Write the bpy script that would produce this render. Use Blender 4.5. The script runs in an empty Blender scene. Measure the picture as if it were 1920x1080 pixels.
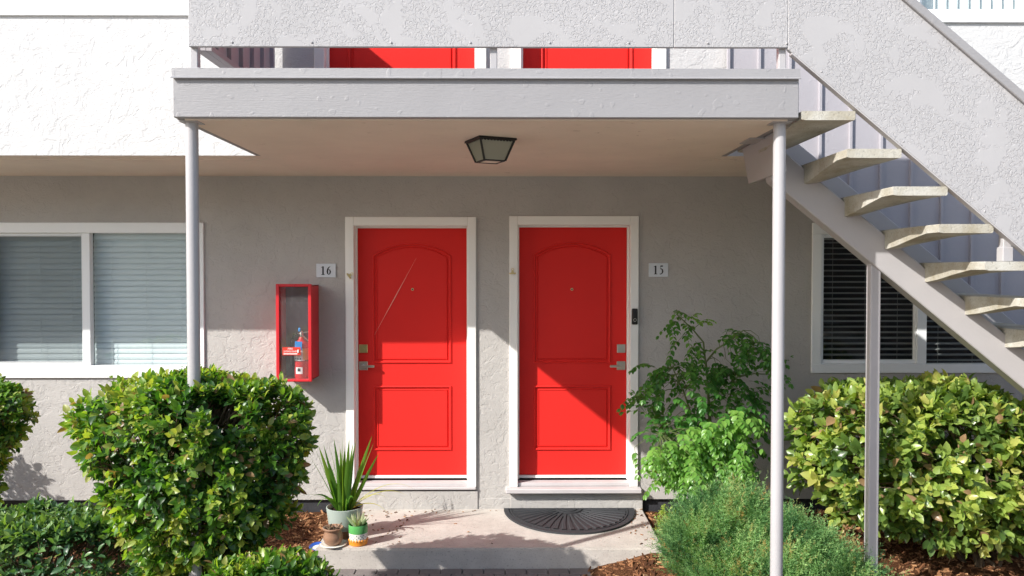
import bpy, bmesh, math, random
import numpy as np
from mathutils import Vector, Matrix, noise
random.seed(7)
RNG = np.random.default_rng(7)
S = bpy.context.scene
C = S.collection
H = 2.09            # camera height over the brick path
F = 1500.0          # focal length in photograph pixels (1920 wide)

# ---------------------------------------------------------------- camera
cam = bpy.data.cameras.new('camera')
cam.sensor_width = 36.0
cam.lens = 36.0 * F / 1920.0
cam.clip_start = 0.05
cam.clip_end = 3000
camo = bpy.data.objects.new('camera', cam)
C.objects.link(camo)
camo.location = (0, 0, H)
camo.rotation_euler = (math.radians(90 - 1.222), 0, math.radians(-0.382))
S.camera = camo

# ---------------------------------------------------------------- world, sun, exposure
SUNDIR = Vector((1.38, 1.0, -1.12)).normalized()      # the way the light travels
w = bpy.data.worlds.new('World')
S.world = w
w.use_nodes = True
wn = w.node_tree
bg = wn.nodes['Background']
sky = wn.nodes.new('ShaderNodeTexSky')
sky.sky_type = 'NISHITA'
sky.sun_disc = False
sky.sun_elevation = math.asin(-SUNDIR.z)
sky.sun_rotation = math.atan2(-SUNDIR.x, -SUNDIR.y) % (2 * math.pi)
sky.air_density = 1.0
sky.dust_density = 1.5
wn.links.new(sky.outputs[0], bg.inputs[0])
bg.inputs[1].default_value = 0.15
sun = bpy.data.lights.new('sun', 'SUN')
sun.energy = 4.2
sun.angle = math.radians(0.55)
sun.color = (1.0, 0.965, 0.92)
suno = bpy.data.objects.new('sun', sun)
C.objects.link(suno)
suno.location = (-8, -6, 9)
suno.rotation_euler = SUNDIR.to_track_quat('-Z', 'Y').to_euler()
S.view_settings.view_transform = 'Standard'
S.view_settings.look = 'None'
S.view_settings.gamma = 1.0
S.view_settings.use_curve_mapping = False
S.view_settings.exposure = 0.75
S.render.resolution_x = 1024
S.render.resolution_y = 576
S.cycles.max_bounces = 10
S.cycles.diffuse_bounces = 5
S.cycles.transparent_max_bounces = 16

# ---------------------------------------------------------------- object helpers
def wloc(o):
    v = Vector((0, 0, 0))
    while o is not None:
        v += o.location
        o = o.parent
    return v

def props(o, label=None, cat=None, group=None, kind=None):
    if label: o['label'] = label
    if cat: o['category'] = cat
    if group: o['group'] = group
    if kind: o['kind'] = kind
    return o

def thing(name, label, cat, loc, group=None):
    o = bpy.data.objects.new(name, None)
    o.empty_display_size = 0.1
    C.objects.link(o)
    o.location = loc
    return props(o, label, cat, group)

def setmats(me, mats):
    if not isinstance(mats, (list, tuple)): mats = [mats]
    for m in mats: me.materials.append(m)

def finish(name, me, mats, parent=None, origin=None):
    """mesh in world coordinates -> object"""
    setmats(me, mats)
    o = bpy.data.objects.new(name, me)
    C.objects.link(o)
    if parent is not None:
        o.parent = parent
        me.transform(Matrix.Translation(-wloc(parent)))
    elif origin is not None:
        me.transform(Matrix.Translation(-Vector(origin)))
        o.location = origin
    return o

def obj(name, bm, mats, parent=None, origin=None, smooth=False):
    me = bpy.data.meshes.new(name)
    bmesh.ops.recalc_face_normals(bm, faces=bm.faces)
    bm.to_mesh(me)
    bm.free()
    if smooth:
        for p in me.polygons: p.use_smooth = True
        try: me.set_sharp_from_angle(angle=math.radians(38))
        except Exception: pass
    return finish(name, me, mats, parent, origin)

def B(): return bmesh.new()

def merge(bm, t, M=None, mi=0):
    if M is not None: t.transform(M)
    for f in t.faces: f.material_index = mi
    me = bpy.data.meshes.new('tmp')
    t.to_mesh(me); t.free()
    bm.from_mesh(me)
    bpy.data.meshes.remove(me)

def box(bm, x0, x1, y0, y1, z0, z1, bev=0.0, M=None, mi=0, seg=1):
    t = bmesh.new()
    bmesh.ops.create_cube(t, size=1.0)
    t.transform(Matrix.Translation(((x0+x1)/2, (y0+y1)/2, (z0+z1)/2)) @ Matrix.Diagonal((x1-x0, y1-y0, z1-z0, 1)))
    if bev > 0:
        bmesh.ops.bevel(t, geom=list(t.edges), offset=bev, segments=seg, profile=0.5, affect='EDGES')
    merge(bm, t, M, mi)

def prism(bm, pts, y0, y1, mi=0, bev=0.0):
    """polygon in xz extruded along y"""
    t = bmesh.new()
    a = [t.verts.new((p[0], y0, p[1])) for p in pts]
    b = [t.verts.new((p[0], y1, p[1])) for p in pts]
    t.faces.new(a); t.faces.new(b[::-1])
    n = len(pts)
    for i in range(n):
        t.faces.new((a[i], b[i], b[(i+1) % n], a[(i+1) % n]))
    bmesh.ops.recalc_face_normals(t, faces=t.faces)
    if bev > 0:
        bmesh.ops.bevel(t, geom=list(t.edges), offset=bev, segments=1, affect='EDGES')
    merge(bm, t, None, mi)

def tube(bm, pts, radii, n=8, mi=0, cap=True):
    pts = [Vector(p) for p in pts]
    if not hasattr(radii, '__len__'): radii = [radii]*len(pts)
    rings = []
    up = Vector((0.13, 0.21, 0.97)).normalized()
    for i, p in enumerate(pts):
        a = pts[max(i-1, 0)]; b = pts[min(i+1, len(pts)-1)]
        d = (b-a)
        d = d.normalized() if d.length > 1e-9 else Vector((0, 0, 1))
        u = d.cross(up)
        if u.length < 1e-3: u = d.cross(Vector((1, 0, 0)))
        u.normalize(); v = d.cross(u)
        rings.append([bm.verts.new(p + (u*math.cos(2*math.pi*k/n) + v*math.sin(2*math.pi*k/n))*radii[i]) for k in range(n)])
    for i in range(len(pts)-1):
        for k in range(n):
            f = bm.faces.new((rings[i][k], rings[i][(k+1) % n], rings[i+1][(k+1) % n], rings[i+1][k]))
            f.material_index = mi
    if cap:
        for r in (rings[0][::-1], rings[-1]):
            f = bm.faces.new(r); f.material_index = mi

def lathe(bm, prof, c, n=40, mi=None):
    """prof: list of (r, z); c: centre; mi: list of material index per segment"""
    rings = []
    for r, z in prof:
        if r < 1e-5:
            rings.append([bm.verts.new((c[0], c[1], c[2]+z))])
        else:
            rings.append([bm.verts.new((c[0]+r*math.cos(2*math.pi*k/n), c[1]+r*math.sin(2*math.pi*k/n), c[2]+z)) for k in range(n)])
    for i in range(len(prof)-1):
        a, b = rings[i], rings[i+1]
        for k in range(n):
            k2 = (k+1) % n
            if len(a) == 1 and len(b) == 1: continue
            if len(a) == 1: f = bm.faces.new((a[0], b[k2], b[k]))
            elif len(b) == 1: f = bm.faces.new((a[k], a[k2], b[0]))
            else: f = bm.faces.new((a[k], a[k2], b[k2], b[k]))
            if mi: f.material_index = mi[i]

def ribbon(bm, pts, widths, y, thick=0.0015, mi=0):
    """flat stroke in the xz plane at depth y (for numerals)"""
    n = len(pts)
    L = []; R = []
    for i in range(n):
        a = pts[max(i-1, 0)]; b = pts[min(i+1, n-1)]
        dx, dz = b[0]-a[0], b[1]-a[1]
        l = math.hypot(dx, dz) or 1
        nx, nz = -dz/l, dx/l
        w_ = widths[i] / 2
        L.append((pts[i][0]+nx*w_, pts[i][1]+nz*w_)); R.append((pts[i][0]-nx*w_, pts[i][1]-nz*w_))
    fl = [bm.verts.new((p[0], y, p[1])) for p in L]; fr = [bm.verts.new((p[0], y, p[1])) for p in R]
    for i in range(n-1):
        f = bm.faces.new((fl[i], fl[i+1], fr[i+1], fr[i])); f.material_index = mi

# ---------------------------------------------------------------- material helpers
class NT:
    def __init__(s, name):
        s.m = bpy.data.materials.new(name); s.m.use_nodes = True
        s.t = s.m.node_tree; s.n = s.t.nodes; s.b = s.n['Principled BSDF']; s.out = s.n['Material Output']
    def node(s, typ, **kw):
        o = s.n.new(typ)
        for k, v in kw.items():
            if k in o.inputs.keys(): o.inputs[k].default_value = v
            else: setattr(o, k, v)
        return o
    def link(s, a, b): s.t.links.new(a, b)
    def coord(s, scale=(1, 1, 1)):
        tc = s.node('ShaderNodeTexCoord'); mp = s.node('ShaderNodeMapping')
        mp.inputs['Scale'].default_value = scale
        s.link(tc.outputs['Object'], mp.inputs['Vector'])
        return mp.outputs[0]
    def noise(s, vec, scale, detail=4, rough=0.5, dist=0.0):
        o = s.node('ShaderNodeTexNoise')
        o.inputs['Scale'].default_value = scale; o.inputs['Detail'].default_value = detail
        o.inputs['Roughness'].default_value = rough; o.inputs['Distortion'].default_value = dist
        s.link(vec, o.inputs['Vector'])
        return o.outputs['Fac']
    def ramp(s, fac, stops):
        o = s.node('ShaderNodeValToRGB')
        e = o.color_ramp.elements
        while len(e) < len(stops): e.new(0.5)
        for i, (p, c) in enumerate(stops):
            e[i].position = p
            e[i].color = (c, c, c, 1) if not hasattr(c, '__len__') else (c[0], c[1], c[2], 1)
        s.link(fac, o.inputs[0])
        return o.outputs[0]
    def math(s, op, a, b=None, clamp=False):
        o = s.node('ShaderNodeMath'); o.operation = op; o.use_clamp = clamp
        for i, v in enumerate((a, b)):
            if v is None: continue
            if isinstance(v, (int, float)): o.inputs[i].default_value = v
            else: s.link(v, o.inputs[i])
        return o.outputs[0]
    def mix(s, fac, a, b):
        o = s.node('ShaderNodeMix'); o.data_type = 'RGBA'
        for i, v in ((0, fac), (6, a), (7, b)):
            if isinstance(v, (int, float)): o.inputs[i].default_value = v
            elif isinstance(v, tuple): o.inputs[i].default_value = (v[0], v[1], v[2], 1)
            else: s.link(v, o.inputs[i])
        return o.outputs[2]
    def color(s, c):
        if isinstance(c, tuple): s.b.inputs['Base Color'].default_value = (c[0], c[1], c[2], 1)
        else: s.link(c, s.b.inputs['Base Color'])
    def bump(s, h, dist=0.01, strength=1.0):
        o = s.node('ShaderNodeBump')
        o.inputs['Distance'].default_value = dist; o.inputs['Strength'].default_value = strength
        s.link(h, o.inputs['Height']); s.link(o.outputs[0], s.b.inputs['Normal'])
    def set(s, rough=0.6, spec=0.4, metal=0.0):
        s.b.inputs['Roughness'].default_value = rough
        s.b.inputs['Specular IOR Level'].default_value = spec
        s.b.inputs['Metallic'].default_value = metal
        return s.m

def stucco(name, col, amount=1.0, dirt=0.06, trowel=13.0):
    t = NT(name); v = t.coord()
    big = t.noise(v, trowel, 5, 0.6, 0.9)
    ridge = t.ramp(big, [(0.40, 0.0), (0.47, 0.75), (0.52, 1.0), (0.70, 0.85)])
    wave = t.noise(t.coord((1, 1, 2.2)), trowel*2.7, 4, 0.6, 1.6)
    fine = t.noise(v, 75, 3, 0.65, 0.6)
    h = t.math('ADD', t.math('MULTIPLY', ridge, 0.45), t.math('MULTIPLY', wave, 0.75))
    h = t.math('ADD', h, t.math('MULTIPLY', fine, 0.30))
    t.bump(h, 0.0046*amount)
    stain = t.noise(v, 1.7, 5, 0.65)
    d = tuple(c*(1-dirt*2.2) for c in col)
    t.color(t.mix(t.ramp(stain, [(0.35, 0.0), (0.7, 1.0)]), d, col))
    return t.set(0.85, 0.25)

def aged_paint(name, col, rough, spot, spotcol, thr=0.68, stretch=(1, 1, 1), scale=26, bumpd=0.0008):
    t = NT(name); v = t.coord(stretch)
    st = t.noise(t.coord(), 2.3, 5, 0.65)
    base = t.mix(t.ramp(st, [(0.3, 0.0), (0.72, 1.0)]), tuple(c*0.9 for c in col), col)
    a = t.noise(v, scale, 6, 0.72, 0.4)
    g = t.ramp(t.noise(t.coord(), 1.9, 3, 0.6), [(0.42, 0.0), (0.6, 1.0)])
    f = t.math('MULTIPLY', t.ramp(a, [(thr, 0.0), (thr+0.035, 1.0)]), t.math('MULTIPLY', g, spot))
    t.color(t.mix(f, base, spotcol))
    h = t.math('SUBTRACT', t.math('MULTIPLY', t.noise(t.coord(), 60, 4, 0.6), 0.6), f)
    t.bump(h, bumpd)
    return t.set(rough, 0.35)

def worm_stucco(name, col):
    t = NT(name); v = t.coord()
    worm = t.noise(v, 58, 2, 0.5, 1.1)
    worm = t.ramp(worm, [(0.42, 0.0), (0.5, 1.0), (0.62, 0.8)])
    mask = t.ramp(t.noise(v, 6.5, 2, 0.5, 0.6), [(0.405, 0.0), (0.45, 1.0)])
    flat = t.noise(v, 9, 3, 0.5)
    h = t.math('ADD', t.math('MULTIPLY', worm, mask), t.math('MULTIPLY', flat, 0.5))
    h = t.math('ADD', h, t.math('MULTIPLY', t.math('SUBTRACT', 1.0, mask), 0.75))
    t.bump(h, 0.0017)
    st = t.noise(v, 2.0, 5, 0.6)
    t.color(t.mix(t.ramp(st, [(0.35, 0.0), (0.7, 1.0)]), tuple(c*0.93 for c in col), col))
    return t.set(0.8, 0.3)

def paint(name, col, rough=0.45, grain=0.0, wear=0.04, gscale=(2, 2, 30), spec=0.4, gdist=0.0015):
    t = NT(name); v = t.coord()
    st = t.noise(v, 3.1, 5, 0.6)
    t.color(t.mix(t.ramp(st, [(0.3, 0.0), (0.72, 1.0)]), tuple(c*(1-wear*2) for c in col), col))
    if grain > 0:
        g = t.noise(t.coord(gscale), 14, 4, 0.6)
        f = t.noise(v, 60, 3, 0.5)
        sp = t.ramp(t.noise(v, 24, 0, 0.5), [(0.73, 0.0), (0.77, 1.0)])
        h = t.math('ADD', t.math('MULTIPLY', g, 0.7), t.math('MULTIPLY', f, 0.4))
        h = t.math('ADD', h, t.math('MULTIPLY', sp, 0.35))
        t.bump(h, gdist*grain)
    return t.set(rough, spec)

def concrete(name, col, dark, pit=1.0):
    t = NT(name); v = t.coord()
    a = t.noise(v, 5, 6, 0.65); b = t.noise(v, 90, 3, 0.6)
    c = t.mix(t.ramp(a, [(0.33, 0.0), (0.68, 1.0)]), dark, col)
    spk = t.ramp(b, [(0.30, 0.55), (0.42, 1.0)])
    mul = t.node('ShaderNodeMix'); mul.data_type = 'RGBA'; mul.blend_type = 'MULTIPLY'; mul.inputs[0].default_value = 0.8
    t.link(c, mul.inputs[6]); t.link(spk, mul.inputs[7])
    t.color(mul.outputs[2])
    t.bump(t.math('ADD', t.math('MULTIPLY', a, 0.6), t.math('MULTIPLY', b, 0.5)), 0.004*pit)
    return t.set(0.9, 0.2)

def leafmat(name, cols, rough=0.32, trans=0.35, spec=0.55):
    t = NT(name)
    at = t.node('ShaderNodeAttribute'); at.attribute_name = 'rnd'
    n = len(cols)
    col = t.ramp(at.outputs['Fac'], [(i/(n-1), c) for i, c in enumerate(cols)])
    t.color(col)
    t.set(rough, spec)
    tr = t.node('ShaderNodeBsdfTranslucent')
    g = t.node('ShaderNodeMix'); g.data_type = 'RGBA'; g.blend_type = 'MULTIPLY'; g.inputs[0].default_value = 1.0
    t.link(col, g.inputs[6]); g.inputs[7].default_value = (1.9, 2.1, 0.7, 1)
    t.link(g.outputs[2], tr.inputs['Color'])
    mx = t.node('ShaderNodeMixShader'); mx.inputs[0].default_value = trans
    t.link(t.b.outputs[0], mx.inputs[1]); t.link(tr.outputs[0], mx.inputs[2])
    t.link(mx.outputs[0], t.out.inputs['Surface'])
    return t.m

def rndmat(name, cols, rough=0.85, spec=0.2):
    t = NT(name)
    at = t.node('ShaderNodeAttribute'); at.attribute_name = 'rnd'
    n = len(cols)
    t.color(t.ramp(at.outputs['Fac'], [(i/(n-1), c) for i, c in enumerate(cols)]))
    return t.set(rough, spec)

def glassmat(name, refl=1.0, tint=(0.9, 0.95, 0.95), dirt=0.0):
    t = NT(name)
    tr = t.node('ShaderNodeBsdfTransparent'); tr.inputs[0].default_value = (*tint, 1)
    gl = t.node('ShaderNodeBsdfGlossy'); gl.inputs['Roughness'].default_value = 0.02
    lw = t.node('ShaderNodeLayerWeight'); lw.inputs[0].default_value = 0.5
    f = t.math('MULTIPLY', t.math('ADD', t.math('MULTIPLY', t.math('POWER', lw.outputs['Facing'], 5.0), 0.9), 0.055), refl, True)
    mx = t.node('ShaderNodeMixShader')
    t.link(f, mx.inputs[0]); t.link(tr.outputs[0], mx.inputs[1]); t.link(gl.outputs[0], mx.inputs[2])
    last = mx.outputs[0]
    if dirt > 0:
        v = t.coord((1, 1, 0.5))
        d = t.noise(v, 22, 6, 0.7, 0.8)
        sp = t.noise(t.coord(), 70, 3, 0.7, 1.0)
        df = t.node('ShaderNodeBsdfDiffuse'); df.inputs[0].default_value = (0.75, 0.75, 0.72, 1)
        m2 = t.node('ShaderNodeMixShader')
        fac = t.math('ADD', t.math('MULTIPLY', t.ramp(d, [(0.35, 0.5), (0.75, 1.0)]), dirt), t.math('MULTIPLY', t.ramp(sp, [(0.66, 0.0), (0.74, 1.0)]), dirt*5), True)
        t.link(fac, m2.inputs[0]); t.link(last, m2.inputs[1]); t.link(df.outputs[0], m2.inputs[2])
        last = m2.outputs[0]
    t.link(last, t.out.inputs['Surface'])
    return t.m

M = {}
M['wall'] = stucco('grey_stucco', (0.465, 0.445, 0.42))
M['upper'] = stucco('white_stucco', (0.545, 0.545, 0.54), 0.95, 0.02, 8.5)
M['soffit'] = aged_paint('soffit_paint', (0.78, 0.68, 0.575), 0.85, 0.75, (0.22, 0.15, 0.10), 0.645, (0.45, 1, 1), 20, 0.002)
M['rail'] = worm_stucco('railing_stucco', (0.385, 0.38, 0.385))
M['trim'] = paint('grey_trim_paint', (0.285, 0.28, 0.285), 0.5, 1.4, 0.04, (1.2, 1, 14))
M['rail_in'] = paint('railing_board_paint', (0.42, 0.405, 0.43), 0.7, 1.0, 0.03)
M['post'] = aged_paint('post_paint', (0.40, 0.39, 0.395), 0.36, 0.6, (0.27, 0.23, 0.21), 0.69, (2, 2, .6), 22, 0.0015)
M['stringer'] = aged_paint('stringer_paint', (0.42, 0.405, 0.405), 0.42, 0.7, (0.20, 0.15, 0.12), 0.70, (1, 1, 1), 34)
M['white'] = paint('white_frame_paint', (0.84, 0.83, 0.79), 0.4, 0.4, 0.02)
M['vinyl'] = paint('white_vinyl', (0.82, 0.84, 0.84), 0.35, 0.0, 0.01)
def door_paint(name, col):
    t = NT(name); v = t.coord()
    st = t.noise(v, 2.5, 4, 0.6)
    t.color(t.mix(st, tuple(c*0.93 for c in col), col))
    t.bump(t.noise(t.coord((1, 1, 0.55)), 190, 2, 0.6), 0.0012)
    return t.set(0.45, 0.13)
M['red'] = door_paint('red_door_paint', (0.70, 0.027, 0.022))
M['redbox'] = paint('red_cabinet_paint', (0.58, 0.022, 0.03), 0.4, 0.4, 0.05)
M['concrete'] = concrete('step_concrete', (0.56, 0.52, 0.47), (0.44, 0.40, 0.36))
M['tread'] = concrete('tread_concrete', (0.50, 0.495, 0.45), (0.31, 0.28, 0.21), 1.4)
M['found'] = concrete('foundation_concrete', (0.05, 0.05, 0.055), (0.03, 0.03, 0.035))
M['dark'] = paint('dark_interior', (0.03, 0.03, 0.032), 0.9)
M['black'] = paint('black_metal', (0.014, 0.013, 0.012), 0.45, 1.0, 0.0)
M['rubber'] = paint('rubber', (0.032, 0.034, 0.038), 0.75, 1.2, 0.0)
M['nickel'] = NT('satin_nickel').set(0.32, 0.5, 1.0); M['nickel'].node_tree.nodes['Principled BSDF'].inputs['Base Color'].default_value = (0.62, 0.58, 0.52, 1)
M['brass'] = NT('brass').set(0.3, 0.5, 1.0); M['brass'].node_tree.nodes['Principled BSDF'].inputs['Base Color'].default_value = (0.72, 0.58, 0.28, 1)
M['glass'] = glassmat('window_glass', 1.7)
t = NT('insect_screen'); tr_ = t.node('ShaderNodeBsdfTransparent'); df_ = t.node('ShaderNodeBsdfDiffuse'); df_.inputs[0].default_value = (0.05, 0.055, 0.06, 1)
mx_ = t.node('ShaderNodeMixShader'); mx_.inputs[0].default_value = 0.34
t.link(tr_.outputs[0], mx_.inputs[1]); t.link(df_.outputs[0], mx_.inputs[2]); t.link(mx_.outputs[0], t.out.inputs['Surface']); M['screen'] = t.m
M['caseglass'] = glassmat('scratched_plastic', 1.0, (0.92, 0.94, 0.94), 0.09)
M['sill'] = paint('sill_paint', (0.55, 0.52, 0.52), 0.5, 0.8, 0.08, (1, 4, 4))
M['blind'] = paint('blind_slat', (0.70, 0.74, 0.75), 0.5, 0, 0.02)
M['blind_b'] = paint('blind_slat_grey', (0.34, 0.33, 0.31), 0.5, 0, 0.02)
M['blind_v'] = paint('vertical_blind', (0.80, 0.82, 0.80), 0.6, 0, 0.02)
M['sign'] = paint('sign_plate', (0.62, 0.66, 0.70), 0.4)
M['ink'] = paint('black_ink', (0.01, 0.01, 0.012), 0.5)
M['frost'] = paint('frosted_glass', (0.25, 0.25, 0.19), 0.35)
M['sage'] = paint('sage_ceramic', (0.36, 0.42, 0.38), 0.35, 0.3, 0.05)
M['tan'] = paint('tan_ceramic', (0.28, 0.16, 0.09), 0.6)
M['greenglaze'] = paint('green_glaze', (0.10, 0.36, 0.10), 0.2)
M['whiteglaze'] = paint('white_glaze', (0.78, 0.76, 0.68), 0.25)
M['orangeglaze'] = paint('orange_glaze', (0.75, 0.27, 0.03), 0.3)
M['clay'] = paint('brown_clay', (0.33, 0.19, 0.12), 0.3, 1.0, 0.1)
M['blue'] = paint('blue_glaze', (0.03, 0.10, 0.42), 0.2)
M['soil'] = paint('soil', (0.035, 0.022, 0.015), 0.95, 4, 0.1, (9, 9, 9), 0.1, 0.004)
M['sticker_red'] = paint('sticker_red', (0.62, 0.05, 0.03), 0.4)
M['sticker_white'] = paint('sticker_white', (0.8, 0.8, 0.78), 0.4)
M['sticker_yellow'] = paint('sticker_yellow', (0.7, 0.6, 0.12), 0.4)
M['tagblue'] = paint('tag_blue', (0.02, 0.25, 0.65), 0.4)
M['glint'] = paint('painted_glint', (0.85, 0.42, 0.33), 0.6)  # pale colour standing in for light reflected on the door
M['bark'] = paint('bark', (0.16, 0.115, 0.075), 0.9, 3, 0.1, (9, 9, 2), 0.1, 0.003)
M['greenstem'] = paint('green_stem', (0.12, 0.16, 0.05), 0.6)
M['leafA'] = leafmat('shrub_leaf', [(0.022, 0.07, 0.012), (0.04, 0.115, 0.018), (0.085, 0.19, 0.024), (0.17, 0.28, 0.035), (0.29, 0.35, 0.06), (0.24, 0.15, 0.07)], 0.38, 0.38)
M['leafB'] = leafmat('camellia_leaf', [(0.05, 0.10, 0.025), (0.10, 0.175, 0.04), (0.19, 0.28, 0.06), (0.30, 0.39, 0.08), (0.40, 0.45, 0.10), (0.32, 0.2, 0.11)], 0.33, 0.35)
M['leafC'] = leafmat('ground_cover_leaf', [(0.03, 0.08, 0.03), (0.055, 0.13, 0.045), (0.09, 0.18, 0.06), (0.16, 0.26, 0.07), (0.2, 0.28, 0.08)], 0.34, 0.25, 0.6)
M['leafD'] = leafmat('nandina_leaf', [(0.03, 0.11, 0.022), (0.055, 0.17, 0.03), (0.12, 0.27, 0.045), (0.20, 0.36, 0.07)], 0.35, 0.36)
M['leafE'] = leafmat('lime_leaf', [(0.16, 0.26, 0.03), (0.24, 0.34, 0.04), (0.3, 0.36, 0.08)], 0.45, 0.35)
M['juniper'] = leafmat('juniper_needle', [(0.03, 0.085, 0.035), (0.075, 0.175, 0.065), (0.15, 0.295, 0.10), (0.29, 0.45, 0.17), (0.42, 0.27, 0.10)], 0.6, 0.25, 0.25)
M['strap'] = leafmat('strap_leaf', [(0.035, 0.10, 0.015), (0.06, 0.16, 0.02), (0.12, 0.24, 0.03), (0.38, 0.36, 0.07)], 0.35, 0.35)
M['succ'] = leafmat('succulent_leaf', [(0.2, 0.3, 0.15), (0.34, 0.42, 0.24), (0.5, 0.5, 0.36)], 0.4, 0.2)
M['chips'] = rndmat('bark_chips', [(0.055, 0.025, 0.014), (0.13, 0.055, 0.026), (0.24, 0.11, 0.05), (0.36, 0.19, 0.09), (0.46, 0.32, 0.19)])

# ================================================================ SETTING
def gz(x, y):
    """height of the mulch"""
    z = H*0 + 0.10 + 0.018*noise.noise(Vector((x*1.3, y*1.3, 0))) + 0.012*noise.noise(Vector((x*5, y*5, 3)))
    z += 0.006*noise.noise(Vector((x*19, y*19, 7)))
    # the brick path and the slope of mulch down to it
    e = max(0.0, min(1.0, (1.02 + 0.05*math.sin(y*9) - x)/0.62)) * max(0.0, min(1.0, (x + 1.35)/0.1)) * (1 if y < 5.62 else 0)
    z -= 0.17*e
    z += 0.05*max(0, min(1, (x-1.6)/1.2))*max(0, 1-abs(y-5.6)/1.5)
    return z

def grid(name, x0, x1, y0, y1, nx, ny, zf, mat):
    xs = np.linspace(x0, x1, nx); ys = np.linspace(y0, y1, ny)
    vs = [(x, y, zf(x, y)) for y in ys for x in xs]
    fs = [(j*nx+i, j*nx+i+1, (j+1)*nx+i+1, (j+1)*nx+i) for j in range(ny-1) for i in range(nx-1)]
    me = bpy.data.meshes.new(name); me.from_pydata(vs, [], fs)
    for p in me.polygons: p.use_smooth = True
    return finish(name, me, mat)

# far ground: one sheet to the horizon
t = NT('ground_earth'); v = t.coord()
t.color(t.mix(t.noise(v, 0.8, 6, 0.6), (0.42, 0.38, 0.32), (0.56, 0.51, 0.43))); t.bump(t.noise(v, 8, 5), 0.02); M['ground'] = t.set(0.95, 0.1)
b = B(); bmesh.ops.create_grid(b, x_segments=2, y_segments=2, size=1500)
props(obj('ground', b, M['ground']), kind='structure').location = (0, 0, -0.07)

t = NT('mulch'); v = t.coord()
n1 = t.noise(t.coord((1, 2.2, 1)), 60, 6, 0.75, 1.2); n2 = t.noise(v, 3, 4)
c1 = t.ramp(n1, [(0.30, (0.03, 0.014, 0.009)), (0.45, (0.12, 0.05, 0.024)), (0.58, (0.24, 0.11, 0.05)), (0.75, (0.38, 0.22, 0.12))])
t.color(c1); t.bump(n1, 0.03); M['mulch'] = t.set(0.95, 0.1)
props(grid('mulch_bed', -6.5, 7.5, 2.2, 6.6, 420, 150, gz, M['mulch']), kind='structure')

t = NT('brick_paving'); v = t.coord()
t.color(t.mix(t.noise(v, 6, 5, 0.7), (0.14, 0.125, 0.12), (0.26, 0.22, 0.21))); t.bump(t.noise(v, 90, 4), 0.004); M['brick'] = t.set(0.85, 0.25)
b = B(); box(b, -1.50, 0.60, -3.0, 5.6, -0.065, -0.02)
for r_ in range(84):
    y_ = 5.582 - 0.1*r_
    for c_ in range(14):
        x_ = -1.50 + 0.149*c_ + 0.074*(r_ % 2)
        box(b, x_+0.003, x_+0.146, y_-0.097, y_-0.003, -0.03, random.uniform(-0.002, 0.001), 0.003 if r_ < 3 else 0)
props(obj('path', b, M['brick']), kind='structure')

# loose bark chips on the mulch
def quads_mesh(name, V, Fc, rnd, mat, smooth=False, parent=None, origin=None):
    me = bpy.data.meshes.new(name)
    me.vertices.add(len(V)); me.vertices.foreach_set('co', np.ascontiguousarray(V, dtype=np.float32).ravel())
    loops = np.concatenate([f.ravel() for f in Fc]).astype(np.int32)
    counts = np.concatenate([np.full(len(f), f.shape[1]) for f in Fc]).astype(np.int32)
    starts = np.concatenate([[0], np.cumsum(counts)[:-1]]).astype(np.int32)
    me.loops.add(len(loops)); me.loops.foreach_set('vertex_index', loops)
    me.polygons.add(len(counts)); me.polygons.foreach_set('loop_start', starts); me.polygons.foreach_set('loop_total', counts)
    me.polygons.foreach_set('use_smooth', np.full(len(counts), smooth))
    me.update(calc_edges=True)
    a = me.attributes.new('rnd', 'FLOAT', 'POINT'); a.data.foreach_set('value', rnd.astype(np.float32))
    me.validate()
    return finish(name, me, mat, parent, origin)

def rand_unit(n):
    v = RNG.normal(size=(n, 3)); return v/np.linalg.norm(v, axis=1, keepdims=True)
def nrm(v): return v/np.maximum(np.linalg.norm(v, axis=1, keepdims=True), 1e-9)

def stamp(T, faces, pos, Yd, Zd, size, wid, rnd):
    """copies of template T at pos with length axis Yd and normal Zd"""
    Yd = nrm(Yd); Xd = nrm(np.cross(Yd, Zd)); Zd = np.cross(Xd, Yd)
    n = len(pos); k = len(T)
    V = (pos[:, None, :] + T[None, :, 0, None]*(Xd*wid[:, None])[:, None, :] + T[None, :, 1, None]*(Yd*size[:, None])[:, None, :]
         + T[None, :, 2, None]*(Zd*size[:, None])[:, None, :])
    out = []
    base = (np.arange(n)*k)[:, None, None]
    for f in faces:
        out.append((np.array(f)[None]+base).reshape(-1, np.array(f).shape[1]))
    return V.reshape(-1, 3), out, np.repeat(rnd, k)

LEAF = np.array([(0, 0, 0), (0, .33, .0), (0, .68, .0), (0, 1, -.10),
                 (-.36, .17, .07), (-.5, .48, .10), (-.28, .80, .03), (.36, .17, .07), (.5, .48, .10), (.28, .80, .03)])
LEAFF = [[(0, 4, 5, 1), (1, 5, 6, 2), (0, 1, 8, 7), (1, 2, 9, 8)], [(2, 6, 3), (2, 3, 9)]]
CHIP = np.array([(-.5, 0, 0), (.5, 0.03, .02), (.35, 1, .05), (-.4, .95, 0), (-.5, 0, -.2), (.5, 0.03, -.2), (.35, 1, -.2), (-.4, .95, -.2)])
CHIPF = [[(0, 1, 2, 3), (0, 4, 5, 1), (1, 5, 6, 2), (2, 6, 7, 3), (3, 7, 4, 0)]]
n = 26000
cx = RNG.uniform(-3.2, 4.4, n); cy = 6.5 - 2.9*RNG.random(n)**1.2
ok = ~((cx > -1.36) & (cx < 1.14) & (cy > 5.55)) & ~((cx > -1.35) & (cx < 0.5) & (cy < 5.6))
cx, cy = cx[ok], cy[ok]; n = len(cx)
pos = np.stack([cx, cy, np.array([gz(a, b_) for a, b_ in zip(cx, cy)]) + 0.006], 1)
yd = rand_unit(n); yd[:, 2] *= 0.35
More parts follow.
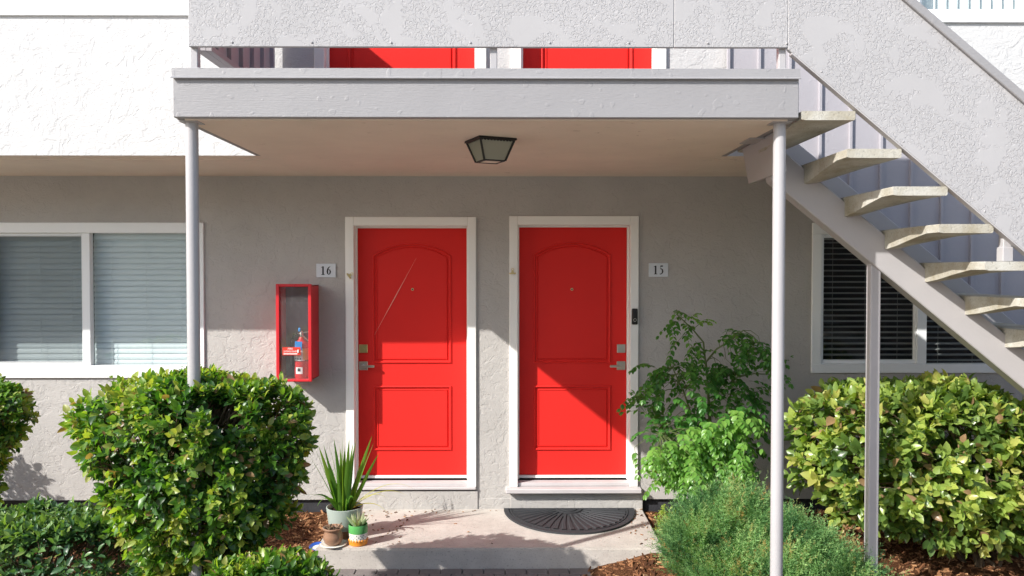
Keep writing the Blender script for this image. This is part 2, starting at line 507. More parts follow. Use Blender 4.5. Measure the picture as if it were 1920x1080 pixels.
zd = rand_unit(n)*0.5 + np.array([0, 0, 1.0])
sz = RNG.uniform(.012, .05, n); wd = sz*RNG.uniform(.12, .45, n)
V, Fc, r = stamp(CHIP, CHIPF, pos, yd, zd, sz, wd, RNG.beta(2, 2.2, n))
ns = 150
sx = np.where(RNG.random(ns) < .6, RNG.uniform(-1.3, -.75, ns), RNG.uniform(.95, 1.09, ns)); sy = RNG.uniform(5.62, 6.48, ns)
sx[:40] = RNG.uniform(-1.2, 1.0, 40); sy[:25] = RNG.uniform(6.38, 6.49, 25)
yd2 = rand_unit(ns); yd2[:, 2] *= 0.05
sz2 = RNG.uniform(.008, .028, ns)
V2, Fc2, r2 = stamp(CHIP, CHIPF, np.stack([sx, sy, np.full(ns, H-1.945)], 1), yd2, rand_unit(ns)*.1+np.array([0, 0, 1.0]), sz2, sz2*.3, RNG.beta(2, 2.2, ns))
V = np.concatenate([V, V2]); Fc = Fc + [f + (len(V)-len(V2)) for f in Fc2]; r = np.concatenate([r, r2])
props(quads_mesh('bark_chips', V, Fc, r, M['chips']), 'loose reddish brown bark chips scattered over the planting beds', 'bark chips', kind='stuff')

# ================================================================ BUILDING
YW = 6.52          # lower wall
YU = 5.396         # upper wall, which overhangs
ZC = H + 0.774     # soffit height
building = thing('apartment_building', 'two storey apartment building with grey stucco ground floor, white upper floor and red doors', 'building', (0, YW, 0))

def wall_holes(bm, x0, x1, z0, z1, holes, y, th, mi=0):
    xs = sorted({x0, x1, *[h[0] for h in holes], *[h[1] for h in holes]}); zs = sorted({z0, z1, *[h[2] for h in holes], *[h[3] for h in holes]})
    def q(*p):
        f = bm.faces.new([bm.verts.new(v) for v in p]); f.material_index = mi
    for i in range(len(xs)-1):
        for j in range(len(zs)-1):
            a, b_, c, d = xs[i], xs[i+1], zs[j], zs[j+1]
            mx, mz = (a+b_)/2, (c+d)/2
            if any(h[0] < mx < h[1] and h[2] < mz < h[3] for h in holes): continue
            q((a, y, c), (b_, y, c), (b_, y, d), (a, y, d))
            q((a, y+th, c), (a, y+th, d), (b_, y+th, d), (b_, y+th, c))
    for h in list(holes) + [(x0, x1, z0, z1)]:
        a, b_, c, d = h
        q((a, y, c), (a, y+th, c), (a, y+th, d), (a, y, d)); q((b_, y, c), (b_, y, d), (b_, y+th, d), (b_, y+th, c))
        q((a, y, d), (a, y+th, d), (b_, y+th, d), (b_, y, d)); q((a, y, c), (b_, y, c), (b_, y+th, c), (a, y+th, c))
    bmesh.ops.remove_doubles(bm, verts=bm.verts, dist=1e-5)

# opening rectangles: doors (casing outer), windows
D16 = (-1.309, -0.248, H-1.765, H+0.439)
D15 = (0.022, 1.074, H-1.765, H+0.446)
WL = (-4.29, -2.457, H-0.87, H+0.392)
WR = (2.49, 4.36, H-0.835, H+0.392)
e = 0.006
def shr(r): return (r[0]+e, r[1]-e, r[2]+e, r[3]-e)
bm = B()
wall_holes(bm, -9, 9, H-1.872, ZC+0.02, [shr(D16)[:2]+(H-1.86,)+shr(D16)[3:], shr(D15)[:2]+(H-1.86,)+shr(D15)[3:], shr(WL), shr(WR)], YW, 0.16)
# note: under each door the stucco base continues as its own riser (below)
obj('wall', bm, M['wall'], building)
bm = B()
box(bm, -1.35, -0.235, YW-0.012, YW+0.10, H-1.96, H-1.80, 0.004)
box(bm, -0.235, 0.03, YW-0.004, YW+0.10, H-1.96, H-1.862, 0.003)
box(bm, 0.03, 1.115, YW-0.014, YW+0.10, H-1.96, H-1.79, 0.004)
obj('wall_base', bm, M['wall'], building)
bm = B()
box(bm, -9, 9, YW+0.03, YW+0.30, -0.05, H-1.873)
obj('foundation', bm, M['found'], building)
# upper floor wall, its window openings and doors
UD1 = (-1.285, -0.135, H+1.035, H+3.05)   # outer casing
UD2 = (0.03, 1.07, H+1.035, H+3.05)
UWL = (-4.2, -2.10, H+1.70, H+2.9)
UWR = (2.70, 4.6, H+1.665, H+2.9)
bm = B()
wall_holes(bm, -9, 9, ZC, H+3.7, [shr(UD1), shr(UD2), shr(UWL), shr(UWR)], YU, 0.16)
obj('upper_wall', bm, M['upper'], building)
bm = B()
box(bm, -9, 9, YU+0.161, YW+0.0, ZC-0.0056, ZC+0.15)
box(bm, -9, 9, YU+0.003, YU+0.16, ZC-0.002, ZC-0.0005)
obj('soffit', bm, M['soffit'], building)
bm = B(); box(bm, -9, 9, YU-0.45, YW+4, H+3.7, H+3.85); obj('roof', bm, M['trim'], building)
bm = B()
box(bm, -9, 9, 9.5, 9.6, 0, H+3.7); box(bm, -9, 9, YW+0.17, 9.5, H+0.9, H+1.0)
box(bm, -9, 9, YW+0.17, 9.5, H-1.76, H-1.72)
box(bm, -1.75, -1.68, YW+0.17, 9.5, H-1.72, H+0.9); box(bm, 1.7, 1.77, YW+0.17, 9.5, H-1.72, H+0.9)
obj('interior', bm, M['dark'], building)
# foundation vent
bm = B()
box(bm, -4.4, -3.90, YW-0.004, YW+0.02, H-1.995, H-1.873); 
for k in range(9): box(bm, -4.4, -3.90, YW-0.007, YW-0.004, H-1.99+0.0135*k, H-1.985+0.0135*k)
obj('vent', bm, M['black'], building)

# ---- doors
def sweep_loop(bm, pts, prof, y):
    """closed loop in xz (counter-clockwise), prof = list of (inward offset, height toward viewer)"""
    n = len(pts); rows = []
    for i in range(n):
        p = Vector(pts[i]); a = Vector(pts[i-1]); c = Vector(pts[(i+1) % n])
        d1 = (p-a).normalized(); d2 = (c-p).normalized()
        n1 = Vector((-d1.y, d1.x)); n2 = Vector((-d2.y, d2.x))
        m = (n1+n2).normalized(); m /= max(m.dot(n1), 0.3)
        rows.append([bm.verts.new((p.x+m.x*o, y-h, p.y+m.y*o)) for o, h in prof])
    for i in range(n):
        for k in range(len(prof)-1):
            bm.faces.new((rows[i][k], rows[(i+1) % n][k], rows[(i+1) % n][k+1], rows[i][k+1]))
PROF = [(0, 0), (0.003, 0.009), (0.010, 0.012), (0.017, 0.006), (0.020, -0.006), (0.029, -0.006), (0.038, 0.005), (0.040, 0.0002)]

def door_mesh(x0, x1, z0, z1, y):
    bm = B()
    px0, px1 = x0+0.128, x1-0.138
    ztop = z1-0.135; zs = z1-0.235; zb = z0+0.93; zb2, zt2 = z0+0.205, z0+0.745
    arch = [(px0, zb), (px1, zb), (px1, zs)]
    N = 18
    for i in range(1, N):
        u = i/N; x = px1+(px0-px1)*u
        arch.append((x, zs+(ztop-zs)*(1-abs(2*u-1)**2.2)))
    arch.append((px0, zs))
    rect = [(px0+0.004, zb2), (px1, zb2), (px1, zt2), (px0+0.004, zt2)]
    # face of the door with the two loops cut out by construction: frame slab slightly behind, field plates
    box(bm, x0, x1, y+0.004, y+0.045, z0, z1)
    def plate(outer, holes):
        t = bmesh.new(); es = []
        for loop in [outer]+holes:
            vs = [t.verts.new((p[0], y, p[1])) for p in loop]
            for i in range(len(vs)): es.append(t.edges.new((vs[i], vs[(i+1) % len(vs)])))
        bmesh.ops.triangle_fill(t, use_beauty=True, use_dissolve=False, edges=es)
        merge(bm, t)
    plate([(x0, z0), (x1, z0), (x1, z1), (x0, z1)], [arch, rect])
    for L in (arch, rect):
        sweep_loop(bm, L, PROF, y)
        # inner field
        n = len(L); inner = []
        for i in range(n):
            p = Vector(L[i]); a = Vector(L[i-1]); c = Vector(L[(i+1) % n])
            d1 = (p-a).normalized(); d2 = (c-p).normalized()
            n1 = Vector((-d1.y, d1.x)); n2 = Vector((-d2.y, d2.x)); m = (n1+n2).normalized(); m /= max(m.dot(n1), 0.3)
            inner.append((p.x+m.x*0.040, p.y+m.y*0.040))
        plate(inner, [])
    # edges
    for a, b_ in (((x0, z0), (x0, z1)), ((x1, z0), (x1, z1)), ((x0, z1), (x1, z1))):
        bm.faces.new([bm.verts.new(q) for q in ((a[0], y, a[1]), (b_[0], y, b_[1]), (b_[0], y+0.01, b_[1]), (a[0], y+0.01, a[1]))])
    me = bpy.data.meshes.new('door'); bm.to_mesh(me); bm.free()
    # point every front face to the viewer
    return me

def frame_mesh(r, y, dy, cw=0.069, top=0.073, sill=True, z_in=None):
    """white casing + jamb + threshold round a door opening"""
    x0, x1, z0, z1 = r
    bm = B()
    box(bm, x0, x0+cw, y-0.022, dy+0.03, z0, z1, 0.004)
    box(bm, x1-cw, x1, y-0.022, dy+0.03, z0, z1, 0.004)
    box(bm, x0+cw, x1-cw, y-0.0222, dy+0.03, z1-top, z1-0.0002, 0.004)
    # stop bead
    box(bm, x0+cw-0.002, x0+cw+0.012, dy-0.035, dy-0.004, z0+0.04, z1-top-0.001, 0.002)
    box(bm, x1-cw-0.012, x1-cw+0.002, dy-0.035, dy-0.004, z0+0.04, z1-top-0.001, 0.002)
    box(bm, x0+cw+0.012, x1-cw-0.012, dy-0.035, dy-0.004, z1-top-0.014, z1-top+0.002, 0.002)
    return bm

def lever(parent, x, z, y, s):
    """square rose + lever, s = +1 lever to the right"""
    bm = B(); box(bm, x-0.036, x+0.036, y-0.010, y+0.001, z-0.036, z+0.036, 0.003)
    tube(bm, [(x, y-0.008, z), (x, y-0.05, z)], 0.011, 12)
    tt = B(); box(tt, -0.012, 0.098, -0.007, 0.007, -0.010, 0.010, 0.003)
    merge(bm, tt, Matrix.Translation((x, y-0.052, z)) @ Matrix.Scale(s, 4, (1, 0, 0)))
    obj('handle', bm, M['nickel'], parent)
def deadbolt(parent, x, z, y, mat):
    bm = B(); box(bm, x-0.035, x+0.035, y-0.012, y+0.001, z-0.035, z+0.035, 0.003)
    tube(bm, [(x, y-0.01, z-0.012), (x, y-0.017, z-0.012)], 0.014, 16)
    box(bm, x-0.002, x+0.002, y-0.0185, y-0.016, z-0.019, z-0.005)
    obj('deadbolt', bm, mat, parent)
def peephole(parent, x, z, y):
    bm = B(); tube(bm, [(x, y+0.001, z), (x, y-0.006, z)], 0.011, 16); 
    o = obj('peephole', bm, M['brass'], parent)
    bm = B(); tube(bm, [(x, y-0.006, z), (x, y-0.0075, z)], 0.006, 12); bm.verts.ensure_lookup_table()
    for v_ in bm.verts: pass
    me = bpy.data.meshes.new('lens'); bm.to_mesh(me); bm.free()
    # a dark lens joined into the same part
    o2 = bpy.data.meshes.new('x')
    b2 = B(); b2.from_mesh(o.data); nf = len(b2.faces)
    me.transform(Matrix.Translation(-wloc(parent))); b2.from_mesh(me)
    b2.faces.ensure_lookup_table()
    for f in b2.faces[nf:]: f.material_index = 1
    b2.to_mesh(o.data); b2.free(); o.data.materials.append(M['ink'])

def make_door(r, y, dy, lever_side, labels, dz0=0.07, plate_mat=None, hardware=True):
    x0, x1, z0, z1 = r
    fr = obj('door_frame', frame_mesh(r, y, dy), M['white'], building)
    me = door_mesh(x0+0.071, x1-0.071, z0+dz0, z1-0.075, dy)
    d = finish('door', me, M['red'], building)
    if labels: d['label'] = labels
    # threshold: pale aluminium strip and weather strip
    bm = B()
    box(bm, x0+0.07, x1-0.07, dy-0.012, dy+0.03, z0+0.045, z0+dz0-0.002, 0.003)
    obj('weather_strip', bm, M['white'], d)
    if hardware:
        xl = (x0+0.071+0.052) if lever_side > 0 else (x1-0.071-0.054)
        lever(d, xl, H-0.785, dy, lever_side)
        deadbolt(d, xl, H-0.643, dy, plate_mat or M['nickel'])
        peephole(d, (x0+x1)/2 + (0.0 if lever_side > 0 else -0.008), H-0.152, dy)
    return fr, d

DY = YW+0.10
f16, d16 = make_door(D16, YW, DY, +1, 'red door with a thin pale diagonal streak of reflected light painted across its arched panel', plate_mat=M['brass'])
f15, d15 = make_door(D15, YW, DY, -1, 'red door above the black half round mat, with its lever handle on the right')
# streak of reflected light, painted on as a thin pale sliver
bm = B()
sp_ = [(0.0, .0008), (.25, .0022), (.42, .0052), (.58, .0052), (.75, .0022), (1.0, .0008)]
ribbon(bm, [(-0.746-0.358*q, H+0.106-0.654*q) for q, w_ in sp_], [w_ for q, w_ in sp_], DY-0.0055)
obj('glint', bm, M['glint'], d16)
# sills
bm = B(); box(bm, D16[0]+0.02, D16[1]-0.004, YW-0.030, DY+0.02, H-1.785, H-1.764, 0.003)
box(bm, D16[0]+0.07, D16[1]-0.07, YW+0.0, DY-0.013, H-1.764, H-1.735, 0.003)
obj('door_sill', bm, M['sill'], building)
bm = B(); box(bm, -0.008, 1.095, YW-0.085, DY+0.02, H-1.805, H-1.766, 0.006)
box(bm, D15[0]+0.07, D15[1]-0.07, YW-0.0, DY-0.013, H-1.764, H-1.735, 0.003)
obj('door_sill', bm, M['sill'], building)
UDY = YU+0.09
make_door(UD1, YU, UDY, +1, 'upper floor red door, the left one, partly hidden by the balcony railing', hardware=False)
make_door(UD2, YU, UDY, +1, 'upper floor red door, the right one, partly hidden by the balcony railing', hardware=False)

# ---- windows
def make_window(r, y, mull, label, blind, tilt, fw=(0.085, 0.085, 0.10, 0.085), sash_left=True, gap=0.0465, vertical=False, screen=False):
    x0, x1, z0, z1 = r
    l, rt, bt, tp = fw
    bm = B()
    box(bm, x0, x1, y-0.018, y+0.06, z1-tp, z1, 0.004)
    box(bm, x0, x1, y-0.020, y+0.06, z0, z0+bt, 0.004)
    box(bm, x0+0.0002, x0+l, y-0.017, y+0.06, z0+bt, z1-tp, 0.003)
    box(bm, x1-rt, x1-0.0002, y-0.017, y+0.06, z0+bt, z1-tp, 0.003)
    a, b_ = mull
    box(bm, a, b_, y-0.002, y+0.06, z0+bt, z1-tp, 0.003)
    # sliding sash, set back a little
    s0, s1 = (x0+l, a) if sash_left else (b_, x1-rt)
    for q in ((s0, s0+0.03, z0+bt, z1-tp), (s1-0.012, s1, z0+bt, z1-tp), (s0+0.03, s1-0.012, z0+bt, z0+bt+0.03), (s0+0.03, s1-0.012, z1-tp-0.03, z1-tp)):
        box(bm, q[0], q[1], y+0.018, y+0.055, q[2], q[3], 0.003)
    wdw = obj('window', bm, M['vinyl'], building)
    wdw['label'] = label
    for (p0, p1) in ((x0+l, a), (b_, x1-rt)):
        bm = B()
        bm.faces.new([bm.verts.new(q) for q in ((p0-.005, y+0.045, z0+bt-.005), (p1+.005, y+0.045, z0+bt-.005), (p1+.005, y+0.045, z1-tp+.005), (p0-.005, y+0.045, z1-tp+.005))])
        obj('pane', bm, M['glass'], wdw)
        if screen and p0 < x0+l+0.01:
            bm = B(); bm.faces.new([bm.verts.new(q) for q in ((p0+.02, y+0.012, z0+bt+.02), (p1-.01, y+0.012, z0+bt+.02), (p1-.01, y+0.012, z1-tp-.02), (p0+.02, y+0.012, z1-tp-.02))]); obj('insect_screen', bm, M['screen'], wdw)
        bm = B()
        yb = y+0.105
        if vertical:
            k = 0
            x = p0
            while x < p1:
                Mx = Matrix.Translation((x+0.04, yb, 0)) @ Matrix.Rotation(math.radians(-24), 4, 'Z')
                box(bm, -0.044, 0.044, -0.0008, 0.0008, z0+bt+0.01, z1-tp, 0, Mx)
                x += 0.076
        else:
            z = z0+bt+0.02
            while z < z1-tp-0.02:
                j = random.uniform(-0.03, 0.03)
                Mx = Matrix.Translation(((p0+p1)/2, yb, z)) @ Matrix.Rotation(tilt+j, 4, 'X')
                hw = (p1-p0)/2 + 0.02
                # slightly crowned slat
                vs = []
                for (yy, zz) in ((-0.025, -0.002), (-0.009, 0.002), (0.009, 0.002), (0.025, -0.002)):
                    vs.append([bm.verts.new(Mx @ Vector((sx*hw, yy, zz))) for sx in (-1, 1)])
                for i in range(3): bm.faces.new((vs[i][0], vs[i][1], vs[i+1][1], vs[i+1][0]))
                z += gap
            box(bm, p0, p1, yb-0.03, yb+0.03, z1-tp-0.045, z1-tp+0.003)
            for fx in (0.16, 0.5, 0.84):
                xx = p0+(p1-p0)*fx
                box(bm, xx-0.0012, xx+0.0012, yb-0.0285, yb-0.0265, z0+bt, z1-tp)
        obj('blind', bm, blind, wdw)
    return wdw
make_window(WL, YW, (-3.449, -3.384), 'window left of the doors with pale closed blinds', M['blind'], math.radians(79), screen=True)
make_window(WR, YW, (3.362, 3.44), 'window behind the stairs with dark open blinds', M['blind_b'], math.radians(14), fw=(0.078, 0.078, 0.075, 0.09))
make_window(UWL, YU, (-2.26, -2.20), 'upper floor window above the white wall on the left', M['blind'], math.radians(60), fw=(0.07, 0.05, 0.115, 0.08))
make_window(UWR, YU, (3.55, 3.60), 'upper floor window above the stairs with vertical blinds', M['blind_v'], 0, fw=(0.07, 0.07, 0.07, 0.08), vertical=True)

nb = thing('neighbour_building', 'pale two storey building across the courtyard, reflected in the windows', 'building', (0, -15, 0))
bm = B(); box(bm, -22, 24, -23, -15, -0.1, 5.6); obj('wall', bm, M['wall'], nb)
bm = B(); box(bm, -22.6, 24.6, -23.6, -14.2, 5.6, 5.85); obj('roof', bm, M['trim'], nb)
for k in range(5):
    for zz_ in (0.95, 3.6):
        x_ = -18.4+k*9.4
        bm = B(); box(bm, x_, x_+3.3, -15.0, -14.96, zz_, zz_+1.25, 0.01); wv = obj('window', bm, M['vinyl'], nb)
        for q in (0, 1):
            bm = B(); box(bm, x_+.08+q*1.6, x_+1.6+q*1.62, -14.962, -14.955, zz_+.08, zz_+1.17); obj('pane', bm, M['dark'], wv)

# ================================================================ CONCRETE STEP
t_ = B()
pts = [(-1.35, 5.585), (1.108, 5.585), (1.117, YW+0.02), (-1.35, YW+0.02)]
a = [t_.verts.new((p[0], p[1], H-1.95)) for p in pts]; b2 = [t_.verts.new((p[0], p[1], -0.05)) for p in pts]
t_.faces.new(a); t_.faces.new(b2[::-1])
for i in range(4): t_.faces.new((a[i], b2[i], b2[(i+1) % 4], a[(i+1) % 4]))
bmesh.ops.recalc_face_normals(t_, faces=t_.faces)
bmesh.ops.bevel(t_, geom=[e_ for e_ in t_.edges], offset=0.012, segments=2, affect='EDGES')
props(obj('concrete_step', t_, M['concrete'], origin=(0, 6.05, 0)), 'worn beige concrete step slab in front of the two lower doors', 'step')

# ================================================================ BALCONY (landing)
XL, XR = -1.681, 1.480
YF = 4.06
bal = thing('balcony', 'grey balcony landing over the lower doors, on two round posts', 'balcony', (0, 4.7, 0))
bm = B()
box(bm, XL+0.05, XR-0.05, YF+0.04, YU-0.001, ZC+0.010, H+1.0)
box(bm, XL+0.042, XR-0.042, YF+0.041, YW-0.001, ZC-0.006, ZC+0.0095)
obj('deck', bm, M['soffit'], bal)
bm = B(); box(bm, XL+0.005, XR-0.005, YF+0.012, YU-0.002, H+1.0005, H+1.022, 0.004); obj('deck_coating', bm, M['trim'], bal)
bm = B(); box(bm, XL, XR, YF, YF+0.04, ZC, H+0.985, 0.004); obj('fascia', bm, M['trim'], bal)
for (xa, xb) in ((XL+0.001, XL+0.04), (XR-0.04, XR-0.001)):
    bm = B(); box(bm, xa, xb, YF+0.0405, YU-0.003, ZC-0.003, H+0.984, 0.003); obj('side_fascia', bm, M['trim'], bal)
bm = B()   # flashing with a flared lip
for (xa, xb) in ((XL-0.003, -0.33), (-0.329, XR+0.004)):
    prism2 = [(YF-0.004, H+1.021), (YF+0.02, H+1.0225), (YF+0.02, H+1.018), (YF-0.001, H+1.016), (YF-0.004, H+0.975), (YF-0.020, H+0.966), (YF-0.021, H+0.969), (YF-0.008, H+0.979)]
    a = [bm.verts.new((xa, p[0], p[1])) for p in prism2]; c = [bm.verts.new((xb, p[0], p[1])) for p in prism2]
    bm.faces.new(a); bm.faces.new(c[::-1])
    for i in range(len(a)): bm.faces.new((a[i], c[i], c[(i+1) % len(a)], a[(i+1) % len(a)]))
obj('flashing', bm, M['trim'], bal)
# round posts
def round_post(x, y, r=0.032, ztop=ZC):
    bm = B()
    tube(bm, [(x, y, -0.1), (x, y, 1.0), (x, y, 2.0), (x, y, ztop-0.010)], [r]*4, 28)
    box(bm, x-0.05, x+0.05, y-0.05, y+0.05, ztop-0.010, ztop-0.003, 0.001)
    return obj('support_post', bm, M['post'], bal, smooth=True)
round_post(-1.628, 4.165)
round_post(1.418, 4.165)
# front railing panel (solid, textured), framed at the foot
PB = H+1.130; PT = H+2.02
PX0, PX1 = -1.603, 1.424
def rail_section(bm, x0, x1): box(bm, x0, x1, YF+0.006, YF+0.028, PB, PT, 0.003)
bm = B()
for xa, xb in ((PX0, 0.846), (0.8475, PX1)): rail_section(bm, xa, xb)
for k in range(8):
    x = PX0+0.22+k*0.40
    t2 = B(); bmesh.ops.create_uvsphere(t2, u_segments=8, v_segments=5, radius=0.006); merge(bm, t2, Matrix.Translation((x, YF+0.006, PB+0.022)))
rp = obj('railing_panel', bm, M['rail'], bal)
bm = B(); box(bm, PX0-0.02, PX1, YF-0.012, YF+0.10, PT, PT+0.05, 0.004); obj('railing_cap', bm, M['trim'], bal)
for x in (-1.585, -0.066, 1.405):
    bm = B(); box(bm, x-0.018, x+0.018, YF+0.030, YF+0.072, H+1.0225, PB+0.02, 0.003)
    if x < -1 or x > 1: box(bm, x-0.03, x+0.03, YF+0.022, YF+0.08, H+1.0225, H+1.030, 0.002)
    obj('railing_foot', bm, M['post'], bal)
# left side railing with battens inside
bm = B(); box(bm, -1.600, -1.545, YF+0.087, YU-0.07, PB, PT-0.01, 0.003)
y = YF+0.2
while y < YU-0.1:
    box(bm, -1.546, -1.522, y, y+0.035, PB+0.02, PT-0.02, 0.002); y += 0.2
box(bm, -1.546, -1.515, YF+0.088, YU-0.071, PB+0.0, PB+0.03, 0.002)
obj('side_railing', bm, M['rail_in'], bal)

# ================================================================ STAIRCASE
st = thing('staircase', 'outdoor staircase with open concrete treads and a solid stucco railing, going down to the right', 'staircase', (1.49, 4.7, 0))
SL = 0.815
def steel(bm, y0, y1, c, h, x0, x1, mi=0):
    z0 = c-SL*x0; z1 = c-SL*x1
    prism(bm, [(x0, z0), (x1, z1), (x1, z1-h), (x0+0.045, z0-SL*0.045-h)], y0, y1, mi, 0.006)
XE = 4.60
bm = B(); steel(bm, 4.66, 4.77, H+2.011, 0.227, 1.50, XE)
obj('stringer', bm, M['stringer'], st)
bm = B(); steel(bm, 5.22, 5.30, H+2.441-0.06, 0.20, 1.75, XE)
obj('stringer', bm, M['stringer'], st)
bm = B(); prism(bm, [(1.488, ZC-0.001), (1.52, ZC-0.001), (1.56, ZC-0.22), (1.528, ZC-0.225)], 4.45, 5.06, 0, 0.003)
box(bm, 1.40, 1.53, 4.62, 4.82, ZC-0.012, ZC-0.004)
obj('hanger_plate', bm, M['stringer'], st)
for k in range(15):
    xl = 1.495+0.2375*k; xr = xl+0.279; zt = H+0.813-0.1912*k
    if k == 0: xl += 0.003
    bm = B(); rows = []
    for (yy, hh) in ((4.075, 0.0), (4.20, 0.0), (4.36, 0.025), (4.52, 0.055), (4.64, 0.07), (4.76, 0.07), (4.80, 0.0), (5.20, 0.0)):
        ch = 0.004
        rows.append([bm.verts.new(p) for p in ((xl, yy, zt-ch), (xl+ch, yy, zt), (xr-ch, yy, zt), (xr, yy, zt-ch), (xr, yy, zt-0.040), (xr-0.006, yy, zt-0.046), (xl+0.08, yy, zt-0.046-hh*0.9), (xl+0.02, yy, zt-0.046-hh), (xl, yy, zt-0.042-hh))])
    m_ = len(rows[0])
    for i in range(len(rows)-1):
        for j in range(m_): bm.faces.new((rows[i][j], rows[i+1][j], rows[i+1][(j+1) % m_], rows[i][(j+1) % m_]))
    bm.faces.new(rows[0]); bm.faces.new(rows[-1][::-1])
    obj('tread', bm, M['tread'], st)
# square post under the stringer
zz = H+2.011-SL*2.169-0.227
bm = B(); box(bm, 2.138, 2.200, 4.684, 4.746, -0.1, zz+0.035, 0.008, seg=2)
obj('support_post', bm, M['post'], st)
# sloping front railing
def zb(x): return H+2.317-0.839*x
bm = B()
x0, x1 = PX1+0.0006, 5.15
top = PT
def zt_(x): return min(PT, zb(x)+0.785)
xk = (2.317+H+0.785-PT)/0.839
prism(bm, [(x0, zb(x0)), (x1, zb(x1)), (x1, zb(x1)+0.73), (x0, zb(x0)+0.73)], YF+0.004, YF+0.034, 0, 0.003)
for k in range(9):
    x = x0+0.17+k*0.42
    t2 = B(); bmesh.ops.create_uvsphere(t2, u_segments=8, v_segments=5, radius=0.006); merge(bm, t2, Matrix.Translation((x, YF+0.006, zb(x)+0.03)))
    t2 = B(); bmesh.ops.create_uvsphere(t2, u_segments=8, v_segments=5, radius=0.006); merge(bm, t2, Matrix.Translation((x+.2, YF+0.006, zb(x+.2)+0.75)))
obj('railing_panel', bm, M['rail'], st)
bm = B()
prism(bm, [(x0-0.05, zb(x0-0.05)+0.7303), (x1+0.02, zb(x1+0.02)+0.7303), (x1+0.02, zb(x1+0.02)+0.785), (x0-0.05, zb(x0-0.05)+0.785)], YF-0.014, YF+0.10, 0, 0.004)
obj('railing_cap', bm, M['trim'], st)
bm = B()
prism(bm, [(x0+0.02, zb(x0+0.02)-0.008), (x1, zb(x1)-0.008), (x1, zb(x1)-0.0005), (x0+0.02, zb(x0+0.02)-0.0005)], YF+0.002, YF+0.045)
obj('railing_edge', bm, M['stringer'], st)
for k in (4, 9, 13):
    x = 1.495+0.2375*k+0.13; zf = H+0.813-0.1912*k
    bm = B(); box(bm, x-0.022, x+0.022, 4.10, 4.142, zf, zb(x)+0.04, 0.004); box(bm, x-0.027, x+0.027, 4.093, 4.149, zf, zf+0.075, 0.003)
    obj('railing_foot', bm, M['post'], st)
# rear railing with vertical battens
YR = 5.335
def zr(x): return H+2.441-0.844*x
bm = B()
x0 = 1.470
prism(bm, [(x0, H+1.0), (1.70, H+1.0), (1.708, zr(1.708)), (5.15, zr(5.15)), (5.15, zr(5.15)+0.83), (1.96, H+1.65), (x0, H+1.65)], YR, YR+0.035, 0, 0.002)
x = 1.665-0.204
while x < 5.1:
    zl = max(zr(x)+0.01, 0.0) if x > 1.71 else H+1.03
    zh = min(H+1.64, zr(x)+0.81)
    if zh > zl: box(bm, x, x+0.019, YR-0.022, YR+0.001, zl, zh, 0.0015)
    x += 0.204
prism(bm, [(1.72, zr(1.72)), (5.15, zr(5.15)), (5.15, zr(5.15)+0.045), (1.72, zr(1.72)+0.045)], YR-0.012, YR+0.001)
obj('rear_railing', bm, M['rail_in'], st)

# ================================================================ CEILING LIGHT
lx, ly = -0.095, 4.70
cl = thing('ceiling_light', 'black square lantern light with frosted panes on the balcony ceiling', 'light', (lx, ly, ZC))
R = Matrix.Translation((lx, ly, ZC+0.008)) @ Matrix.Rotation(math.radians(24), 4, 'Z')
def fr_ring(bm, s0, s1, z0, z1, th):
    for k in range(4):
        Q = R @ Matrix.Rotation(k*math.pi/2, 4, 'Z')
        t2 = B()
        vs = [t2.verts.new(p) for p in ((-s0, -s0, z0), (s0, -s0, z0), (s1, -s1, z1), (-s1, -s1, z1), (-s0+th, -s0+th, z0), (s0-th, -s0+th, z0), (s1-th, -s1+th, z1), (-s1+th, -s1+th, z1))]
        for f in ((0, 1, 2, 3), (4, 5, 6, 7), (0, 1, 5, 4), (3, 2, 6, 7)): t2.faces.new([vs[i] for i in f])
        merge(bm, t2, Q)
bm = B()
fr_ring(bm, 0.113, 0.118, 0.0, -0.026, 0.01)
box(bm, -0.113, 0.113, -0.113, 0.113, -0.006, 0.0, 0, R)
fr_ring(bm, 0.118, 0.104, -0.026, -0.029, 0.016)
fr_ring(bm, 0.066, 0.065, -0.138, -0.146, 0.012)
for k in range(4):
    Q = R @ Matrix.Rotation(k*math.pi/2, 4, 'Z')
    p = [Q @ Vector(q) for q in ((-0.106, -0.106, -0.027), (-0.066, -0.066, -0.142))]
    tube(bm, p, 0.0072, 6)
    for j in range(11):   # scalloped trim
        t2 = B(); bmesh.ops.create_circle(t2, cap_ends=True, segments=10, radius=0.0098)
        merge(bm, t2, Q @ Matrix.Translation((-0.098+0.0196*j, -0.109, -0.027)) @ Matrix.Rotation(math.pi/2, 4, 'X'))
obj('lamp_frame', bm, M['black'], cl)
for k in range(4):
    Q = R @ Matrix.Rotation(k*math.pi/2, 4, 'Z')
    bm = B(); bm.faces.new([bm.verts.new(Q @ Vector(q)) for q in ((-0.103, -0.103, -0.027), (0.103, -0.103, -0.027), (0.064, -0.064, -0.141), (-0.064, -0.064, -0.141))])
    obj('pane', bm, M['frost'], cl)
bm = B(); box(bm, -0.062, 0.062, -0.062, 0.062, -0.143, -0.140, 0, R); o = obj('bottom_pane', bm, M['soffit'], cl)

